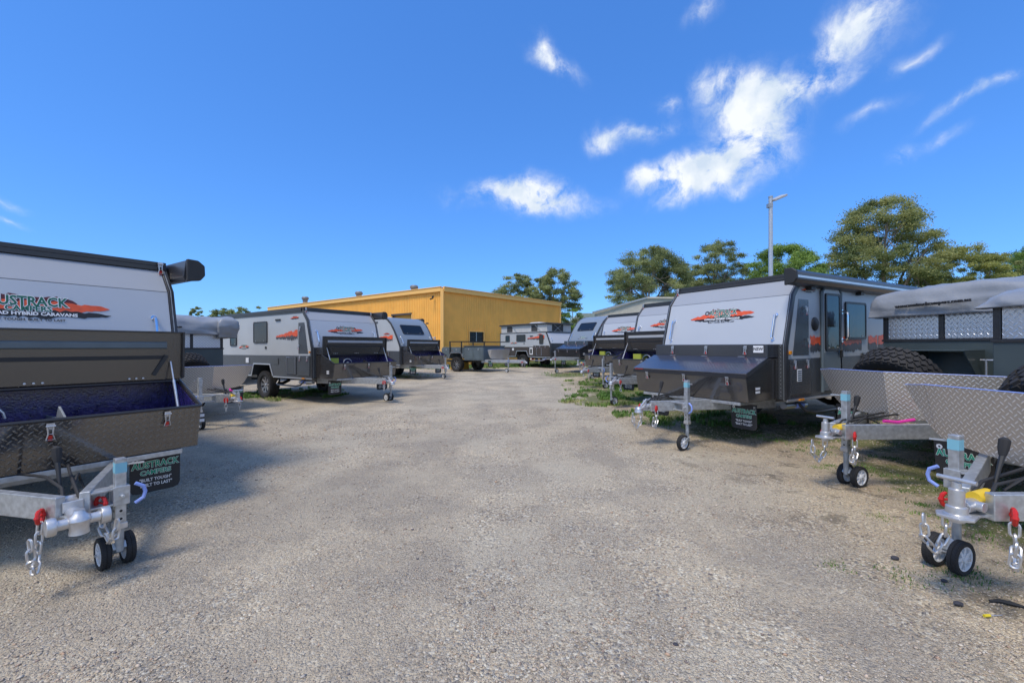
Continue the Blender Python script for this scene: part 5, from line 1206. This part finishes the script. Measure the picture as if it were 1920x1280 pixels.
def cargo_trailer(q):
    ax = -1.9; loc, rot = stand(q, ax)
    p = root('cargo_trailer', loc, rot, 'low slate grey off-road trailer with black roof rack in front of the shed window', 'camper trailer')
    w = .92
    MB().prism([(0, .62), (0, 1.36), (-1.35, 1.36), (-1.35, .62)], 'y', -w, w).build('front_box', slate, p, .01)
    MB().prism([(-1.37, .70), (-1.37, 1.32), (-2.95, 1.32), (-3.05, 1.2), (-3.0, .74), (ax - .48, .70), (ax - .36, 1.0), (ax + .36, 1.0), (ax + .46, .72)], 'y', -w, w).build('rear_box', slate, p, .01)
    MB().box((-1.4, -w - .03, 1.36), (.03, w + .03, 1.40)).build('lid', dkgreen, p, .01)
    for s in (-1, 1):
        y = s * (w + .008)
        for (x0, x1, z0, z1) in ((-.62, -.05, .68, 1.28), (-1.3, -.70, .68, 1.28), (-2.9, -2.42, .78, 1.26), (-2.2, -1.6, 1.05, 1.26)):
            a, b_ = sorted((s * w, s * (w + .014))); MB().box((x0, a, z0), (x1, b_, z1)).build('side_hatch', slate, p, .004)
            Bx('hatch_latch', zinc, p, ((x0 + x1) / 2 - .03, min(y, y + s * .02), z1 - .12), ((x0 + x1) / 2 + .03, max(y, y + s * .02), z1 - .04))
        for x in (-1.5, -2.35): MB().bar((x, s * (w + .04), .8), (x, s * (w + .04), 1.62), .05, .05, up=(1, 0, 0)).build('rack_post', blk, p)
        MB().bar((-2.4, s * (w + .04), 1.62), (.1, s * (w - .06), 1.60), .05, .05).build('rack_rail', blk, p)
        b = MB(); b.prism(offset_strip([(ax - .52, .70), (ax - .38, 1.01), (ax + .38, 1.01), (ax + .52, .74)], -.02, .01), 'y', min(s * .7, s * 1.0), max(s * .7, s * 1.0)); b.build('wheel_guard', alu, p)
        wheel(p, ax, s * .85, s, .395)
        MB().box((-3.0, s * .5 - .03, .5), (0, s * .5 + .03, .6)).build('chassis_rail', blk, p)
    for k in range(8): MB().bar((-2.35 + k * .13, -w, 1.63), (-2.35 + k * .13, w, 1.63), .04, .03).build('rack_slat', blk, p)
    logo(p, basis((-2.0, -w - .002, 1.13), (1, 0, 0), (0, 0, 1), .001), .5, False)
    shield(p, zt=1.22, x0=.45, x1=.62, hw=.8, wing=.16, m=alu)
    drawbar(p, jx=1.2, jy=-.35, near=False, gj=local_ground(q, ax, 1.2), tip=1.9, double=False, jtop=.8)
    flap(p, basis((.3, -.7, .62), (0, 1, 0), (0, 0, 1)))
    flap(p, basis((.3, .7, .62), (0, 1, 0), (0, 0, 1)))
cargo_trailer((-.95, 22.9, -36, 0))
# yellow concrete block behind the curved van and small litter
def yellow_block():
    p = tag(MB().prism([(-.55, 0), (.55, 0), (.5, .5), (-.5, .5)], 'y', -.25, .25).build('barrier_block', mat('worn_yellow_paint', (.5, .28, .03), .8, var=.3, vscale=8), None, .03, loc=(-3.1, 25.3, gz(-3.1, 25.3)), rot=(0, 0, R(10))), 'worn yellow barrier block on the grass behind the cargo trailer wheel', 'barrier')
yellow_block()
def rock(name, x, y, s, m, label, cat):
    b = MB(); rg = random.Random(int(x * 100)); ico = bmesh.new(); bmesh.ops.create_icosphere(ico, subdivisions=2, radius=1)
    b.add([tuple(v.co * (1 + .25 * mnoise.noise(v.co * 1.3 + Vector((x, y, 0))))) for v in ico.verts], [[v.index for v in f.verts] for f in ico.faces]); ico.free()
    o = b.build(name, m, None, loc=(x, y, gz(x, y) + s * .3)); o.scale = (s, s * .75, s * .5); tag(o, label, cat)
dkstone = mat('dark_stone', (.045, .045, .055), .8, var=.3)
def at(px, py, z=0.0):
    d = (CAMH - z) * 800 / (py - 650); x = (px - 960) / 800 * d
    zz = gz(x, d); d = (CAMH - zz) * 800 / (py - 650); return (px - 960) / 800 * d, d
for (px, py, s, lb) in ((1678, 1048, .028, 'small dark stone lying left of the twin jockey wheels'), (1797, 1134, .026, 'dark stone on the gravel near the black strap'), (1267, 1210, .016, 'tiny black pebble alone on the gravel in front'), (1770, 1090, .02, 'dark stone beneath the nearest trailer coupling')):
    x, y = at(px, py); rock('stone', x, y, s, dkstone, lb, 'stone')
x, y = at(1885, 1133)
b = MB(); b.tube([(-.07, 0, .008), (-.02, .008, .012), (.03, 0, .01), (.08, -.012, .008)], [.006, .011, .012, .006], 6); tag(b.build('strap_end', rub, None, loc=(x, y, gz(x, y)), rot=(0, 0, R(-20))), 'black rubber strap end dropped on the gravel at right', 'strap')
x, y = at(1845, 1157)
p = root('screwdriver', (x, y, gz(x, y) + .008), (0, 0, R(4)), 'small yellow handled screwdriver lying on the gravel at right', 'tool')
b = MB(); b.cyl((0, 0, 0), (.035, 0, 0), .008, 8); b.build('handle', mat('yellow_plastic', (.7, .55, .02), .4), p); b = MB(); b.cyl((.035, 0, 0), (.11, 0, 0), .002, 6); b.build('shaft', zinc, p)
